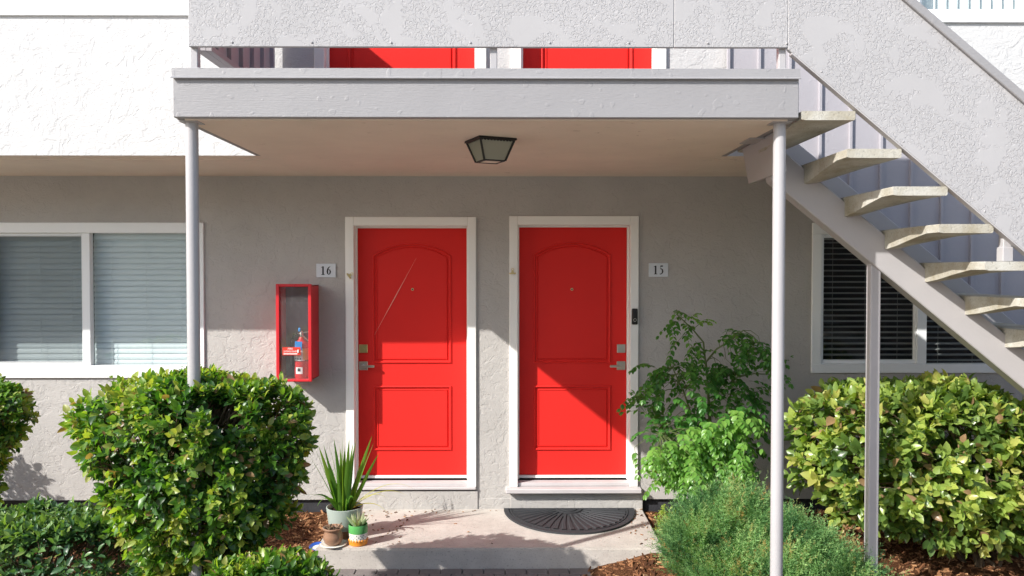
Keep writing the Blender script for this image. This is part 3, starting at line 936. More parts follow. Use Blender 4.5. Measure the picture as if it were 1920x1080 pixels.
# ================================================================ NUMBER SIGNS
def sign(cx, cz, digits, label):
    o = thing('number_sign', label, 'sign', (cx, YW, cz), 'door number plates')
    bm = B(); box(bm, cx-0.079, cx+0.079, YW-0.012, YW-0.001, cz-0.056, cz+0.056, 0.002); obj('plate', bm, M['sign'], o)
    for x0, d in zip((cx-0.024, cx+0.022), digits):
        bm = B(); y = YW-0.0135; hgt = 0.034
        P = lambda pts: [(x0+p[0]*0.021, cz+p[1]*hgt) for p in pts]
        if d == '1':
            ribbon(bm, P([(0, -1), (0, 1)]), [0.0125]*2, y)
            ribbon(bm, P([(-0.65, -0.97), (0.65, -0.97)]), [0.005]*2, y-0.0003)
            ribbon(bm, P([(-0.75, 0.72), (-0.35, 0.86), (0.1, 1.0)]), [0.003, 0.004, 0.005], y-0.0003)
        if d == '6':
            c = [(0.62+0*k, 1.0) for k in range(1)] + [(0.1, 0.78), (-0.35, 0.38), (-0.52, -0.15), (-0.45, -0.6), (-0.05, -0.93), (0.4, -0.78), (0.62, -0.32), (0.45, 0.12), (0.05, 0.26), (-0.35, 0.05)]
            ribbon(bm, P(c), [0.003, 0.007, 0.010, 0.0125, 0.011, 0.006, 0.009, 0.012, 0.009, 0.005, 0.003], y)
        if d == '5':
            ribbon(bm, P([(-0.32, 0.92), (0.62, 0.92)]), [0.011]*2, y)
            ribbon(bm, P([(-0.32, 0.95), (-0.42, 0.25)]), [0.003]*2, y-0.0003)
            ribbon(bm, P([(-0.42, 0.25), (0.05, 0.26), (0.45, 0.02), (0.52, -0.4), (0.25, -0.8), (-0.2, -1.0), (-0.6, -0.92)]), [0.005, 0.008, 0.011, 0.0125, 0.009, 0.006, 0.008], y-0.0006)
        obj('numeral', bm, M['ink'], o)
sign(-1.467, H+0.003, '16', 'small pale plate reading 16 on the wall above the fire extinguisher cabinet')
sign(1.237, H+0.008, '15', 'small pale plate reading 15 on the wall right of the doors')

# ================================================================ DOORBELL, CLIPS
db = thing('doorbell', 'black oblong video doorbell on the white door frame', 'doorbell', (1.040, YW-0.022, H-0.37))
bm = B(); box(bm, 1.040-0.0235, 1.040+0.0235, YW-0.05, YW-0.0225, H-0.435, H-0.305, 0.009, seg=3); obj('housing', bm, M['black'], db, smooth=True)
bm = B()
t2 = B(); 
for k in range(24):
    a0, a1 = 2*math.pi*k/24, 2*math.pi*(k+1)/24
    bm.faces.new([bm.verts.new((1.040+rr*math.cos(a_), YW-0.0508, H-0.398+rr*math.sin(a_))) for rr, a_ in ((0.013, a0), (0.013, a1), (0.0105, a1), (0.0105, a0))])
t2.free(); obj('button_ring', bm, M['nickel'], db)
bm = B(); tube(bm, [(1.040, YW-0.049, H-0.335), (1.040, YW-0.0515, H-0.335)], 0.009, 16); obj('camera_lens', bm, M['ink'], db)
def clip(x, z, rot, label):
    Mx = Matrix.Translation((x, YW-0.024, z)) @ Matrix.Rotation(rot, 4, 'Y')
    bm = B()
    box(bm, -0.026, 0.026, -0.014, 0.0, -0.014, -0.002, 0.002, Mx)
    prism_pts = [(-0.012, -0.002), (0.012, -0.002), (0.007, 0.018), (-0.007, 0.018)]
    t2 = B(); vs = [t2.verts.new((p[0], -0.012, p[1])) for p in prism_pts]; t2.faces.new(vs); merge(bm, t2, Mx)
    t2 = B(); ring = [(0.010*math.cos(a_), -0.012, 0.022+0.010*math.sin(a_)) for a_ in np.linspace(-0.6, math.pi+0.6, 12)]
    tube(t2, ring, 0.0022, 6); merge(bm, t2, Mx)
    props(obj('clip', bm, M['brass'], origin=(x, YW-0.022, z)), label, 'clip', 'metal clips on the door frames')
clip(-1.272, H-0.037, math.radians(55), 'tilted metal bulldog clip on the frame beside door 16')
clip(0.048, H-0.012, 0, 'level brass bulldog clip on the frame beside door 15')

# ================================================================ FIRE EXTINGUISHER CABINET
BX0, BX1, BZ0, BZ1, BY = -1.800, -1.530, H-0.868, H-0.102, YW-0.262
cab = thing('extinguisher_cabinet', 'red metal fire extinguisher cabinet with a scratched clear front, on the wall', 'cabinet', (-1.665, YW, BZ0))
bm = B()
wt = 0.006
box(bm, BX0, BX0+wt, BY+0.02, YW-0.001, BZ0+0.012, BZ1-0.012); box(bm, BX1-wt, BX1, BY+0.02, YW-0.001, BZ0+0.012, BZ1-0.012)
box(bm, BX0, BX1, BY+0.02, YW-0.001, BZ1-0.018, BZ1-0.012); box(bm, BX0, BX1, BY+0.02, YW-0.001, BZ0+0.012, BZ0+0.018)
box(bm, BX0+wt, BX1-wt, YW-0.012, YW-0.002, BZ0+0.018, BZ1-0.018, mi=1)
t2 = paint('cabinet_back', (0.20, 0.21, 0.22), 0.6)
obj('body', bm, [M['redbox'], t2], cab)
bm = B()
fw = 0.022
box(bm, BX0-0.004, BX0+fw, BY, BY+0.02, BZ0, BZ1, 0.003); box(bm, BX1-fw, BX1+0.004, BY, BY+0.02, BZ0, BZ1, 0.003)
box(bm, BX0+fw, BX1-fw, BY+0.0005, BY+0.02, BZ1-fw, BZ1, 0.003); box(bm, BX0+fw, BX1-fw, BY+0.0005, BY+0.02, BZ0, BZ0+fw*0.7, 0.003)
for zz_ in (BZ1-0.01, BZ0+0.008):
    t3 = B(); bmesh.ops.create_uvsphere(t3, u_segments=8, v_segments=5, radius=0.005); merge(bm, t3, Matrix.Translation(((BX0+BX1)/2, BY, zz_)))
dr = obj('cabinet_door', bm, M['redbox'], cab)
bm = B(); bm.faces.new([bm.verts.new(q) for q in ((BX0+fw-.003, BY+0.012, BZ0+.012), (BX1-fw+.003, BY+0.012, BZ0+.012), (BX1-fw+.003, BY+0.012, BZ1-fw+.003), (BX0+fw-.003, BY+0.012, BZ1-fw+.003))])
obj('pane', bm, M['caseglass'], dr)
def text_mesh(s, size, x, y, z, mat, parent, name='lettering', squash=1.0):
    cu = bpy.data.curves.new('t', 'FONT'); cu.body = s; cu.size = size; cu.align_x = 'CENTER'
    o = bpy.data.objects.new('t', cu); C.objects.link(o)
    dg = bpy.context.evaluated_depsgraph_get(); me = bpy.data.meshes.new_from_object(o.evaluated_get(dg))
    bpy.data.objects.remove(o); bpy.data.curves.remove(cu)
    me.transform(Matrix.Translation((x, y, z)) @ Matrix.Rotation(math.pi/2, 4, 'X') @ Matrix.Diagonal((squash, 1, 1, 1)))
    return finish(name, me, mat, parent)
sx0, sx1, sz0, sz1 = -1.757, -1.615, H-0.660, H-0.597
bm = B(); box(bm, sx0, sx1, BY+0.008, BY+0.0105, sz0, sz1); stk = obj('sticker', bm, M['sticker_red'], cab)
text_mesh('FIRE', 0.022, -1.695, BY+0.0072, sz1-0.020, M['sticker_white'], stk)
text_mesh('EXTINGUISHER', 0.019, -1.695, BY+0.0072, sz1-0.040, M['sticker_white'], stk, squash=0.8)
bm = B(); box(bm, -1.748, -1.640, BY+0.0070, BY+0.0072, sz1-0.056, sz1-0.049)
obj('lettering', bm, M['sticker_white'], stk)
bm = B(); tube(bm, [(-1.632, BY+0.0078, sz0+0.020), (-1.632, BY+0.0078, sz0+0.043)], 0.007, 8); obj('pictogram', bm, M['sticker_white'], stk)
# extinguisher
ex, ey = -1.632, BY+0.105
ext = thing('fire_extinguisher', 'red fire extinguisher with a blue tag inside the cabinet', 'fire extinguisher', (ex, ey, BZ0+0.018))
bm = B(); lathe(bm, [(0.0, 0.0), (0.05, 0.0), (0.056, 0.01), (0.056, 0.255), (0.048, 0.285), (0.024, 0.305), (0.018, 0.325), (0.0, 0.325)], (ex, ey, BZ0+0.0185), 28)
obj('cylinder', bm, M['redbox'], ext, smooth=True)
bm = B(); lathe(bm, [(0.0, 0.322), (0.014, 0.322), (0.016, 0.35), (0.010, 0.372), (0, 0.372)], (ex, ey, BZ0+0.0185), 14)
tube(bm, [(ex, ey, BZ0+0.365), (ex-0.03, ey-0.01, BZ0+0.372)], 0.008, 8)
obj('valve', bm, M['nickel'], ext, smooth=True)
bm = B()
for dz, ang in ((0.0, 0.18), (-0.01, -0.75)):
    Mx = Matrix.Translation((ex+0.002, ey-0.01, BZ0+0.375+dz)) @ Matrix.Rotation(-ang, 4, 'Y')
    box(bm, 0.0, 0.075, -0.009, 0.009, -0.004, 0.004, 0.002, Mx)
obj('lever_grip', bm, M['nickel'], ext)
bm = B(); tube(bm, [(ex-0.03, ey-0.01, BZ0+0.372), (ex-0.055, ey-0.02, BZ0+0.36), (ex-0.072, ey-0.03, BZ0+0.31), (ex-0.070, ey-0.04, BZ0+0.24), (ex-0.065, ey-0.045, BZ0+0.12)], [0.009]*5, 8)
obj('hose', bm, M['ink'], ext, smooth=True)
def wrap(bm, r, z0, z1, a0, a1, n=14, mi=0):
    vs = [[bm.verts.new((ex+r*math.cos(a_), ey+r*math.sin(a_), z_)) for z_ in (z0, z1)] for a_ in np.linspace(a0, a1, n)]
    for i in range(n-1):
        f = bm.faces.new((vs[i][0], vs[i+1][0], vs[i+1][1], vs[i][1])); f.material_index = mi
bm = B(); wrap(bm, 0.0575, BZ0+0.155, BZ0+0.255, math.radians(190), math.radians(310)); wrap(bm, 0.0576, BZ0+0.165, BZ0+0.255, math.radians(295), math.radians(350), 8, 1); wrap(bm, 0.0578, BZ0+0.155, BZ0+0.159, math.radians(190), math.radians(350), 14, 2)
for aa in (235, 255, 275): wrap(bm, 0.0580, BZ0+0.168, BZ0+0.181, math.radians(aa-5), math.radians(aa+5), 4, 2)
obj('instruction_label', bm, [M['sticker_white'], M['sticker_yellow'], M['ink']], ext)
bm = B(); wrap(bm, 0.0575, BZ0+0.055, BZ0+0.108, math.radians(235), math.radians(292)); wrap(bm, 0.058, BZ0+0.075, BZ0+0.100, math.radians(252), math.radians(276), 6, 1)
obj('inspection_label', bm, [M['sticker_white'], M['ink']], ext)
bm = B(); Mx = Matrix.Translation((ex-0.008, ey-0.064, BZ0+0.285)) @ Matrix.Rotation(0.08, 4, 'Y'); box(bm, -0.028, 0.028, -0.001, 0.001, -0.035, 0.028, 0, Mx)
obj('tag', bm, M['tagblue'], ext)
bm = B(); t3 = B(); bmesh.ops.create_uvsphere(t3, u_segments=10, v_segments=6, radius=0.011); merge(bm, t3, Matrix.Translation((ex-0.010, ey-0.02, BZ0+0.402)) @ Matrix.Diagonal((1, .6, 1.6, 1)))
obj('safety_seal', bm, M['tagblue'], ext)

# ================================================================ DOOR MAT
mcx, my, mrx, mry = 0.507, YW-0.03, 0.530, 0.625
mat_ = thing('door_mat', 'black half round rubber door mat with a ribbed fan pattern', 'door mat', (mcx, my-0.3, H-1.95))
zb_ = H-1.949
bm = B()
N = 64
def arcp(k, s=1.0, n=N): a_ = math.pi+math.pi*k/n; return (mcx+mrx*s*math.cos(a_), my+mry*s*math.sin(a_))
def annulus(bm, s0, s1, z, drop=0.004):
    vs = []
    for k in range(N+1):
        q0, q1 = arcp(k, s0), arcp(k, s1)
        vs.append([bm.verts.new((q0[0], q0[1], z-drop)), bm.verts.new((q0[0], q0[1], z)), bm.verts.new((q1[0], q1[1], z)), bm.verts.new((q1[0], q1[1], z-drop))])
    for k in range(N):
        for j in range(3): bm.faces.new((vs[k][j], vs[k+1][j], vs[k+1][j+1], vs[k][j+1]))
cv = bm.verts.new((mcx, my, zb_+0.006)); ring = [bm.verts.new((*arcp(k, 0.985), zb_+0.006)) for k in range(N+1)]
for k in range(N): bm.faces.new((cv, ring[k], ring[k+1]))
annulus(bm, 1.0, 0.93, zb_+0.014, 0.013); annulus(bm, 0.90, 0.885, zb_+0.011)
annulus(bm, 0.20, 0.17, zb_+0.012); annulus(bm, 0.12, 0.09, zb_+0.012)
for k in range(22):       # radial ribs, a little swept
    a0 = math.pi+math.pi*(k+0.5)/22
    L_ = []
    for s_ in np.linspace(0.24 if k % 2 else 0.34, 0.86, 7):
        a_ = a0 + 0.14*(s_-0.5)
        if not (math.pi+0.03 < a_ < 2*math.pi-0.03): continue
        wdt = 0.055*s_
        L_.append([(mcx+mrx*s_*math.cos(a_+da), my+mry*s_*math.sin(a_+da), zb_+zz_) for da, zz_ in ((-wdt/s_*0.9, 0.005), (-wdt/s_*0.55, 0.013), (wdt/s_*0.55, 0.013), (wdt/s_*0.9, 0.005))])
    R_ = [[bm.verts.new(p) for p in row] for row in L_]
    for i in range(len(R_)-1):
        for j in range(3): bm.faces.new((R_[i][j], R_[i+1][j], R_[i+1][j+1], R_[i][j+1]))
box(bm, mcx-mrx, mcx+mrx, my-0.012, my+0.004, zb_+0.0, zb_+0.0135, 0.002)
obj('rubber_base', bm, M['rubber'], mat_)

# ================================================================ PLANTS
def lump(p, s, seed):
    return noise.noise(Vector((p[0]*s+seed, p[1]*s, p[2]*s)))

def shrub(name, label, rows, D, ratio, n, leaf, aspect, mat, ground, seed=0, nstem=10, jit=0.10, group=None, cat='shrub', top_frac=0.22, rk=1.0, bias=(0, 0, 0), inner=0.35, sprouts=0):
    """rows: (y_px, xl_px, xr_px) outline at depth D, from the top down; body is a loft of ellipses"""
    k = D/F
    rows = [(H+(508-y)*k, (xl-950)*k, (xr-950)*k) for y, xl, xr in rows]
    zs = np.array([r[0] for r in rows][::-1]); cxs = np.array([(r[1]+r[2])/2 for r in rows][::-1]); rxs = np.array([(r[2]-r[1])/2 for r in rows][::-1])
    rmax = rxs.max(); ry = rmax*ratio
    z0, z1 = zs[0], zs[-1]
    base = (float(cxs[0]), D, ground)
    root = thing(name, label, cat, base, group)
    P = []; O = []
    ztop = z1
    while len(P) < n:
        u = random.random()
        a_ = random.uniform(0, 2*math.pi)
        if u < top_frac:       # top cap
            z = z1 - abs(random.gauss(0, 0.03)); q = math.sqrt(random.random())
        else:
            z = random.uniform(z0, z1)
            q = 1 - abs(random.gauss(0, jit)) if random.random() > inner*0.5 else math.sqrt(random.random())
        rx = float(np.interp(z, zs, rxs)); cx_ = float(np.interp(z, zs, cxs))
        if u >= top_frac and random.random() > (rx/rmax): continue
        ryy = ry*(rx/rmax)**0.8
        p = Vector((cx_+q*rx*math.cos(a_), D+q*ryy*math.sin(a_), z))
        lm = lump(p, 2.4, seed)*0.17 + lump(p, 6, seed+9)*0.22
        o_ = Vector((math.cos(a_)*q, math.sin(a_)*q*rx/max(ryy, .01), 0.0))
        if u < top_frac:
            o_ = o_*0.25*q + Vector((0, 0, 1)); p.z += lm*0.28
        else:
            dz = 0.02; sl = (float(np.interp(z+dz, zs, rxs))-float(np.interp(z-dz, zs, rxs)))/(2*dz)
            o_.z = max(-1.2, min(1.5, -sl)); p += Vector((math.cos(a_), math.sin(a_), 0))*lm*rx*0.9
        # holes: thin out where noise is low
        if lump(p, 4.5, seed+31) < -0.42 and q > 0.8: continue
        P.append(p); O.append(o_.normalized())
    K = 5
    P0 = np.array(P)[:n//K*K:K]; O0 = np.array(O)[:n//K*K:K]
    A = nrm(O0*0.8 + np.array([0, -0.05, 0.35]) + rand_unit(len(P0))*0.55)      # twig axes
    T1 = nrm(np.cross(A, rand_unit(len(P0)))); T2 = np.cross(A, T1)
    Ps, Ys, Zs, Os, Rs = [], [], [], [], []
    cr = RNG.beta(1.6, 2.8, len(P0)) + np.array([lump(p, 3.2, seed+77) for p in P0])*0.45
    for kk in range(K+1):
        an = kk*2.4 + RNG.uniform(0, 1, len(P0)); rad = T1*np.cos(an)[:, None] + T2*np.sin(an)[:, None]
        Ps.append(P0 + A*(0.22*leaf*(kk-2)) + rad*leaf*0.06)
        yy = nrm(rad*(1.0-0.11*kk) + A*(0.25+0.16*kk) + rand_unit(len(P0))*0.25 + np.array([0, 0, -0.12]))
        Ys.append(yy); zz2 = A - yy*np.sum(A*yy, axis=1, keepdims=True) + rand_unit(len(P0))*0.25
        Zs.append(nrm(zz2)); Os.append(O0); Rs.append(cr + 0.07*(kk-2.5))
    P = np.concatenate(Ps); Y = np.concatenate(Ys); Z = np.concatenate(Zs); O = np.concatenate(Os); cr = np.concatenate(Rs)
    m = len(P)
    sz = leaf*np.clip(RNG.normal(0.92, 0.24, m), 0.4, 1.5)
    rn = np.clip(cr + RNG.normal(0, .07, m), 0, 0.86)
    brn = RNG.random(m) < 0.035
    rn[brn] = 1.0
    V, Fc, r = stamp(LEAF, LEAFF, P, Y, Z, sz, sz*aspect, rn)
    quads_mesh('foliage', V, Fc, r, mat, True, root)
    bm = B()
    for i in range(nstem):
        p = Vector(P[random.randrange(m)]); p = Vector((base[0], D, 0))*0.25+Vector((p.x, p.y, 0))*0.75 + Vector((0, 0, p.z-0.03))
        g0 = Vector((base[0]+random.uniform(-.1, .1)*rk, D+random.uniform(-.1, .1)*rk, ground-0.05))
        mid = g0.lerp(p, 0.5)+Vector((random.uniform(-.05, .05), random.uniform(-.05, .05), 0.05))
        tube(bm, [g0, g0.lerp(mid, .5)+Vector((random.uniform(-.02, .02), 0, 0)), mid, mid.lerp(p, .5), p], [0.014*rk, 0.012*rk, 0.009*rk, 0.006*rk, 0.003*rk], 6)
    for i in range(m//14):
        p = Vector(P[random.randrange(m)]); c_ = Vector((base[0], D, (z0+z1)/2))
        q_ = p.lerp(c_, 0.25)+Vector((random.uniform(-.05, .05), random.uniform(-.05, .05), random.uniform(-.06, .0)))
        tube(bm, [q_, p], [0.0035, 0.0015], 4, cap=False)
    obj('stems', bm, M['bark'], root, smooth=True)
    return root

shrub('round_shrub', 'large rounded green shrub around the left post, wide on top and narrow below',
      [(728, 270, 465), (738, 215, 520), (758, 170, 548), (790, 143, 565), (830, 158, 568), (870, 190, 564), (930, 205, 555), (975, 228, 535), (1015, 245, 480), (1050, 262, 425), (1090, 300, 380)],
      4.32, 0.64, 19000, 0.048, 0.58, M['leafA'], 0.1, 3, 12, inner=0.8)
shrub('round_shrub', 'green shrub at the left edge of the picture, only its right end showing',
      [(735, -150, 10), (750, -210, 38), (775, -240, 52), (810, -230, 36), (845, -200, 8), (900, -170, -20), (980, -150, -40)],
      4.95, 0.7, 7000, 0.048, 0.56, M['leafA'], 0.1, 41, 8)
shrub('round_shrub', 'green shrub by the wall just beyond the left edge, casting the shadow beside the vent',
      [(770, -440, -190), (800, -480, -160), (880, -480, -170), (960, -440, -200)],
      6.0, 0.6, 1500, 0.056, 0.56, M['leafA'], 0.1, 61, 6)
shrub('low_shrub', 'low dark glossy hedge in the bottom left corner below the vent',
      [(985, -60, 215), (1010, -120, 262), (1060, -150, 290), (1150, -150, 300), (1260, -120, 280)],
      4.45, 0.42, 9500, 0.052, 0.46, M['leafC'], 0.08, 12, 8, top_frac=0.36, inner=0.8)
shrub('low_shrub', 'small low green shrub at the front left corner of the concrete step',
      [(1068, 430, 585), (1080, 397, 610), (1110, 378, 618), (1170, 385, 612)],
      3.92, 0.5, 2800, 0.046, 0.55, M['leafA'], 0.08, 23, 6, top_frac=0.4)
shrub('broad_shrub', 'big light green broad leaved shrub below the window behind the stairs',
      [(742, 1610, 1830), (750, 1555, 1880), (770, 1525, 1925), (810, 1512, 1975), (860, 1518, 2010), (930, 1525, 2010), (960, 1560, 1990), (990, 1660, 1970), (1022, 1790, 1930)],
      5.30, 0.62, 11500, 0.067, 0.62, M['leafB'], 0.12, 57, 14, jit=0.12, inner=0.8)
# sprouting twigs over the low hedge and the round shrub
def sprout(bm, V_all, x, y, z, h, n, leaf, lean=(0, 0)):
    p0 = Vector((x, y, z)); p1 = Vector((x+lean[0], y+lean[1], z+h))
    tube(bm, [p0, p0.lerp(p1, .5), p1], [0.003, 0.0025, 0.0015], 5)
    for i in range(n):
        t0 = p0.lerp(p1, 0.35+0.65*i/max(1, n-1)); a_ = i*2.4+x*7
        V_all.append((np.array(t0), np.array((math.cos(a_), math.sin(a_), 0.5)), leaf*(1-0.3*i/n)))
def sprouts(parent, lst, leaf, mat):
    for (x, y, z, h, n_, lean) in lst:
        bm = B(); L = []
        sprout(bm, L, x, y, z, h, n_, leaf, lean)
        P = np.array([l[0] for l in L]); Y = np.array([l[1] for l in L]); s_ = np.array([l[2] for l in L])
        Z = nrm(np.cross(Y, np.cross(np.array([[0, 0, 1.0]]), Y)) + rand_unit(len(P))*0.3)
        V, Fc, r = stamp(LEAF, LEAFF, P, Y, Z, s_, s_*0.5, RNG.uniform(.4, .8, len(P)))
        lay = bm.verts.layers.float.new('rnd')
        vs = []
        for q, rr in zip(V, r):
            v_ = bm.verts.new(q); v_[lay] = rr; vs.append(v_)
        for F_ in Fc:
            for f in F_:
                nf = bm.faces.new([vs[i] for i in f]); nf.material_index = 1; nf.smooth = True
        me = bpy.data.meshes.new('sprout'); bm.to_mesh(me); bm.free()
        finish('sprout', me, [M['greenstem'], mat], parent)
obs = {o.get('label', ''): o for o in bpy.data.objects}
rs = [o for l, o in obs.items() if l.startswith('large rounded')][0]
lh = [o for l, o in obs.items() if l.startswith('low dark')][0]
sprouts(rs, [(-1.70, 4.22, H-0.63, 0.12, 5, (0.0, 0)), (-1.62, 4.10, H-0.66, 0.06, 4, (0.02, 0)), (-1.45, 4.3, H-0.62, 0.07, 4, (0.02, 0)), (-2.1, 4.3, H-0.62, 0.05, 4, (-0.02, 0)), (-1.25, 4.2, H-0.63, 0.05, 4, (0.01, 0))], 0.042, M['leafA'])
sprouts(lh, [(-2.56, 4.45, H-1.42, 0.14, 7, (-0.01, 0)), (-2.50, 4.4, H-1.40, 0.10, 6, (0.02, 0)), (-2.62, 4.5, H-1.42, 0.09, 5, (-0.04, 0)), (-2.85, 4.45, H-1.42, 0.12, 6, (0.03, 0)), (-2.35, 4.4, H-1.42, 0.10, 6, (0.02, 0))], 0.055, M['leafC'])

# ---- tall airy plant by the wall
tp = thing('leafy_plant', 'tall airy plant with drooping divided leaves against the wall right of the doors', 'plant', (1.50, 5.95, 0.1))
def P3(px, py, D): return Vector(((px-950)*D/F, D, H+(508-py)*D/F))
bm = B(); LV = []
def stem(pts, r0, r1):
    n_ = len(pts); tube(bm, pts, [r0+(r1-r0)*i/(n_-1) for i in range(n_)], 7)
root_ = Vector((1.50, 5.95, 0.06))
nodes = []
def branch(targets, r0=0.011):
    pts = [root_]+[P3(*t__) for t__ in targets]
    fine = []
    for i in range(len(pts)-1):
        for k in range(4): fine.append(pts[i].lerp(pts[i+1], k/4))
    fine.append(pts[-1]); stem(fine, r0, 0.0035)
    nodes.extend(fine[3:])
branch([(1335, 860, 5.95), (1328, 715, 5.95), (1320, 642, 5.9), (1300, 618, 5.85), (1270, 590, 5.8)])
branch([(1338, 840, 5.95), (1325, 680, 5.95), (1345, 655, 5.9), (1370, 640, 5.85), (1395, 620, 5.8)])
branch([(1345, 860, 5.9), (1372, 740, 5.85), (1380, 700, 5.8)])
branch([(1325, 860, 5.9), (1285, 740, 5.8), (1262, 690, 5.75)])
branch([(1340, 880, 5.85), (1370, 800, 5.7), (1385, 775, 5.6)])
branch([(1320, 885, 5.85), (1270, 840, 5.7), (1240, 815, 5.6)])
def compound(o_, d, L, leaf, droop, pairs, side_pin=True, rn0=0.3):
    """one divided leaf: rachis from o_ along d, drooping; leaflets on both sides"""
    d = d.normalized(); pts = [o_.copy()]; p = o_.copy(); v_ = d.copy()
    for i in range(pairs):
        v_ = (v_+Vector((0, 0, -droop/pairs*1.6))).normalized(); p = p+v_*L/pairs; pts.append(p.copy())
    tube(bm, pts[::2] if len(pts) > 4 else pts, 0.0016, 3, cap=False)
    for i in range(1, len(pts)):
        vv = (pts[i]-pts[i-1]).normalized(); side = vv.cross(Vector((0, 0, 1)))
        if side.length < 0.2: side = Vector((1, 0, 0))
        side.normalize()
        ls = leaf*(1.05-0.35*i/len(pts))*random.uniform(.8, 1.15)
        ds = [side, -side] + ([vv*1.5] if i == len(pts)-1 else [])
        for s_ in ds:
            t_d = s_*0.85+vv*0.55+Vector((0, 0, -0.25-0.4*random.random()))
            LV.append((np.array(pts[i]), np.array(t_d), np.array(Vector((random.uniform(-.4, .4), random.uniform(-.7, .1), 1))), ls, rn0+random.random()*0.45))
clusters = [  # px, py, depth, count, spread px, leaf length, leaf tone (sunlight painted into the lower front clusters)
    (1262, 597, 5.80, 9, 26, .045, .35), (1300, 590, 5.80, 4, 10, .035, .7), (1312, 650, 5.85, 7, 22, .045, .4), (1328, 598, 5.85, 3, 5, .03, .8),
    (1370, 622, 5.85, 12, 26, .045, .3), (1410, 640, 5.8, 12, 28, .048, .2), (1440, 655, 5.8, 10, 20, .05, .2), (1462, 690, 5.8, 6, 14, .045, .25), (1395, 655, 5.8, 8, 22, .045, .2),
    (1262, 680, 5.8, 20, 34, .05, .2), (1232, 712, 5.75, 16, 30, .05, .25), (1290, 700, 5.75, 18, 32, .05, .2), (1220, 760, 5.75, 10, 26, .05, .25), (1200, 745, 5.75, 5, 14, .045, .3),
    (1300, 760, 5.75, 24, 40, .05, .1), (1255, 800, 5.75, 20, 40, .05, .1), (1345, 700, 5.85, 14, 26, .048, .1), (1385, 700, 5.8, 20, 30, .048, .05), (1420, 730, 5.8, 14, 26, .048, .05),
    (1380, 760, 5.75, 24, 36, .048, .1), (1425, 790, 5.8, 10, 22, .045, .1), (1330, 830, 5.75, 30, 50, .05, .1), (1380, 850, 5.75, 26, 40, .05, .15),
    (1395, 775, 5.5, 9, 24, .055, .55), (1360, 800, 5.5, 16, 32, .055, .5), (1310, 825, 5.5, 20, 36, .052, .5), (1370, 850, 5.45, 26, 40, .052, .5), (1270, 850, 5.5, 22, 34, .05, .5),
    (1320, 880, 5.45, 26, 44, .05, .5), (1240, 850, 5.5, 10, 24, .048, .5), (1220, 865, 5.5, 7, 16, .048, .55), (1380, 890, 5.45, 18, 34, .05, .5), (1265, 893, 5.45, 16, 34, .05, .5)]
for (px, py, D_, cnt, spr, lf, rn0) in clusters:
    for i in range(int(cnt*(0.85 if py < 730 else 0.95 if rn0 < .4 else 1.0)+.5)):
        tgt = P3(px+random.gauss(0, spr*0.55), py+random.gauss(0, spr*0.5), D_+random.gauss(0, 0.10))
        nd = min(nodes, key=lambda q: (q-tgt).length + random.random()*0.12)
        dr_ = (tgt-nd); 
        dr_ = dr_.normalized() if dr_.length > .02 else Vector((random.uniform(-1, 1), -0.5, .3))
        dr_ = (dr_*0.8+Vector((random.uniform(-.7, .7), random.uniform(-.9, .3), random.uniform(0.0, .5)))).normalized()
        L_ = random.uniform(.13, .21) if lf > .04 else 0.08
        o_ = tgt-dr_*L_*0.5
        if random.random() < 0.4:
            tube(bm, [nd, nd.lerp(o_, .5)+Vector((0, 0, .02)), o_], [0.0028, 0.0022, 0.0016], 4, cap=False)
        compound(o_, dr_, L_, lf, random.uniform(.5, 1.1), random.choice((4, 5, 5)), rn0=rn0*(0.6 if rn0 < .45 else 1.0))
obj('stems', bm, M['greenstem'], tp, smooth=True)
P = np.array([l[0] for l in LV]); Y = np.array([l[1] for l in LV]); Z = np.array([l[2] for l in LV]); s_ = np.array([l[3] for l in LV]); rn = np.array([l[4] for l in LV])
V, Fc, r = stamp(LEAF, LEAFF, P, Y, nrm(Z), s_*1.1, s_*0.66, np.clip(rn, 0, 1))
quads_mesh('foliage', V, Fc, r, M['leafD'], True, tp)

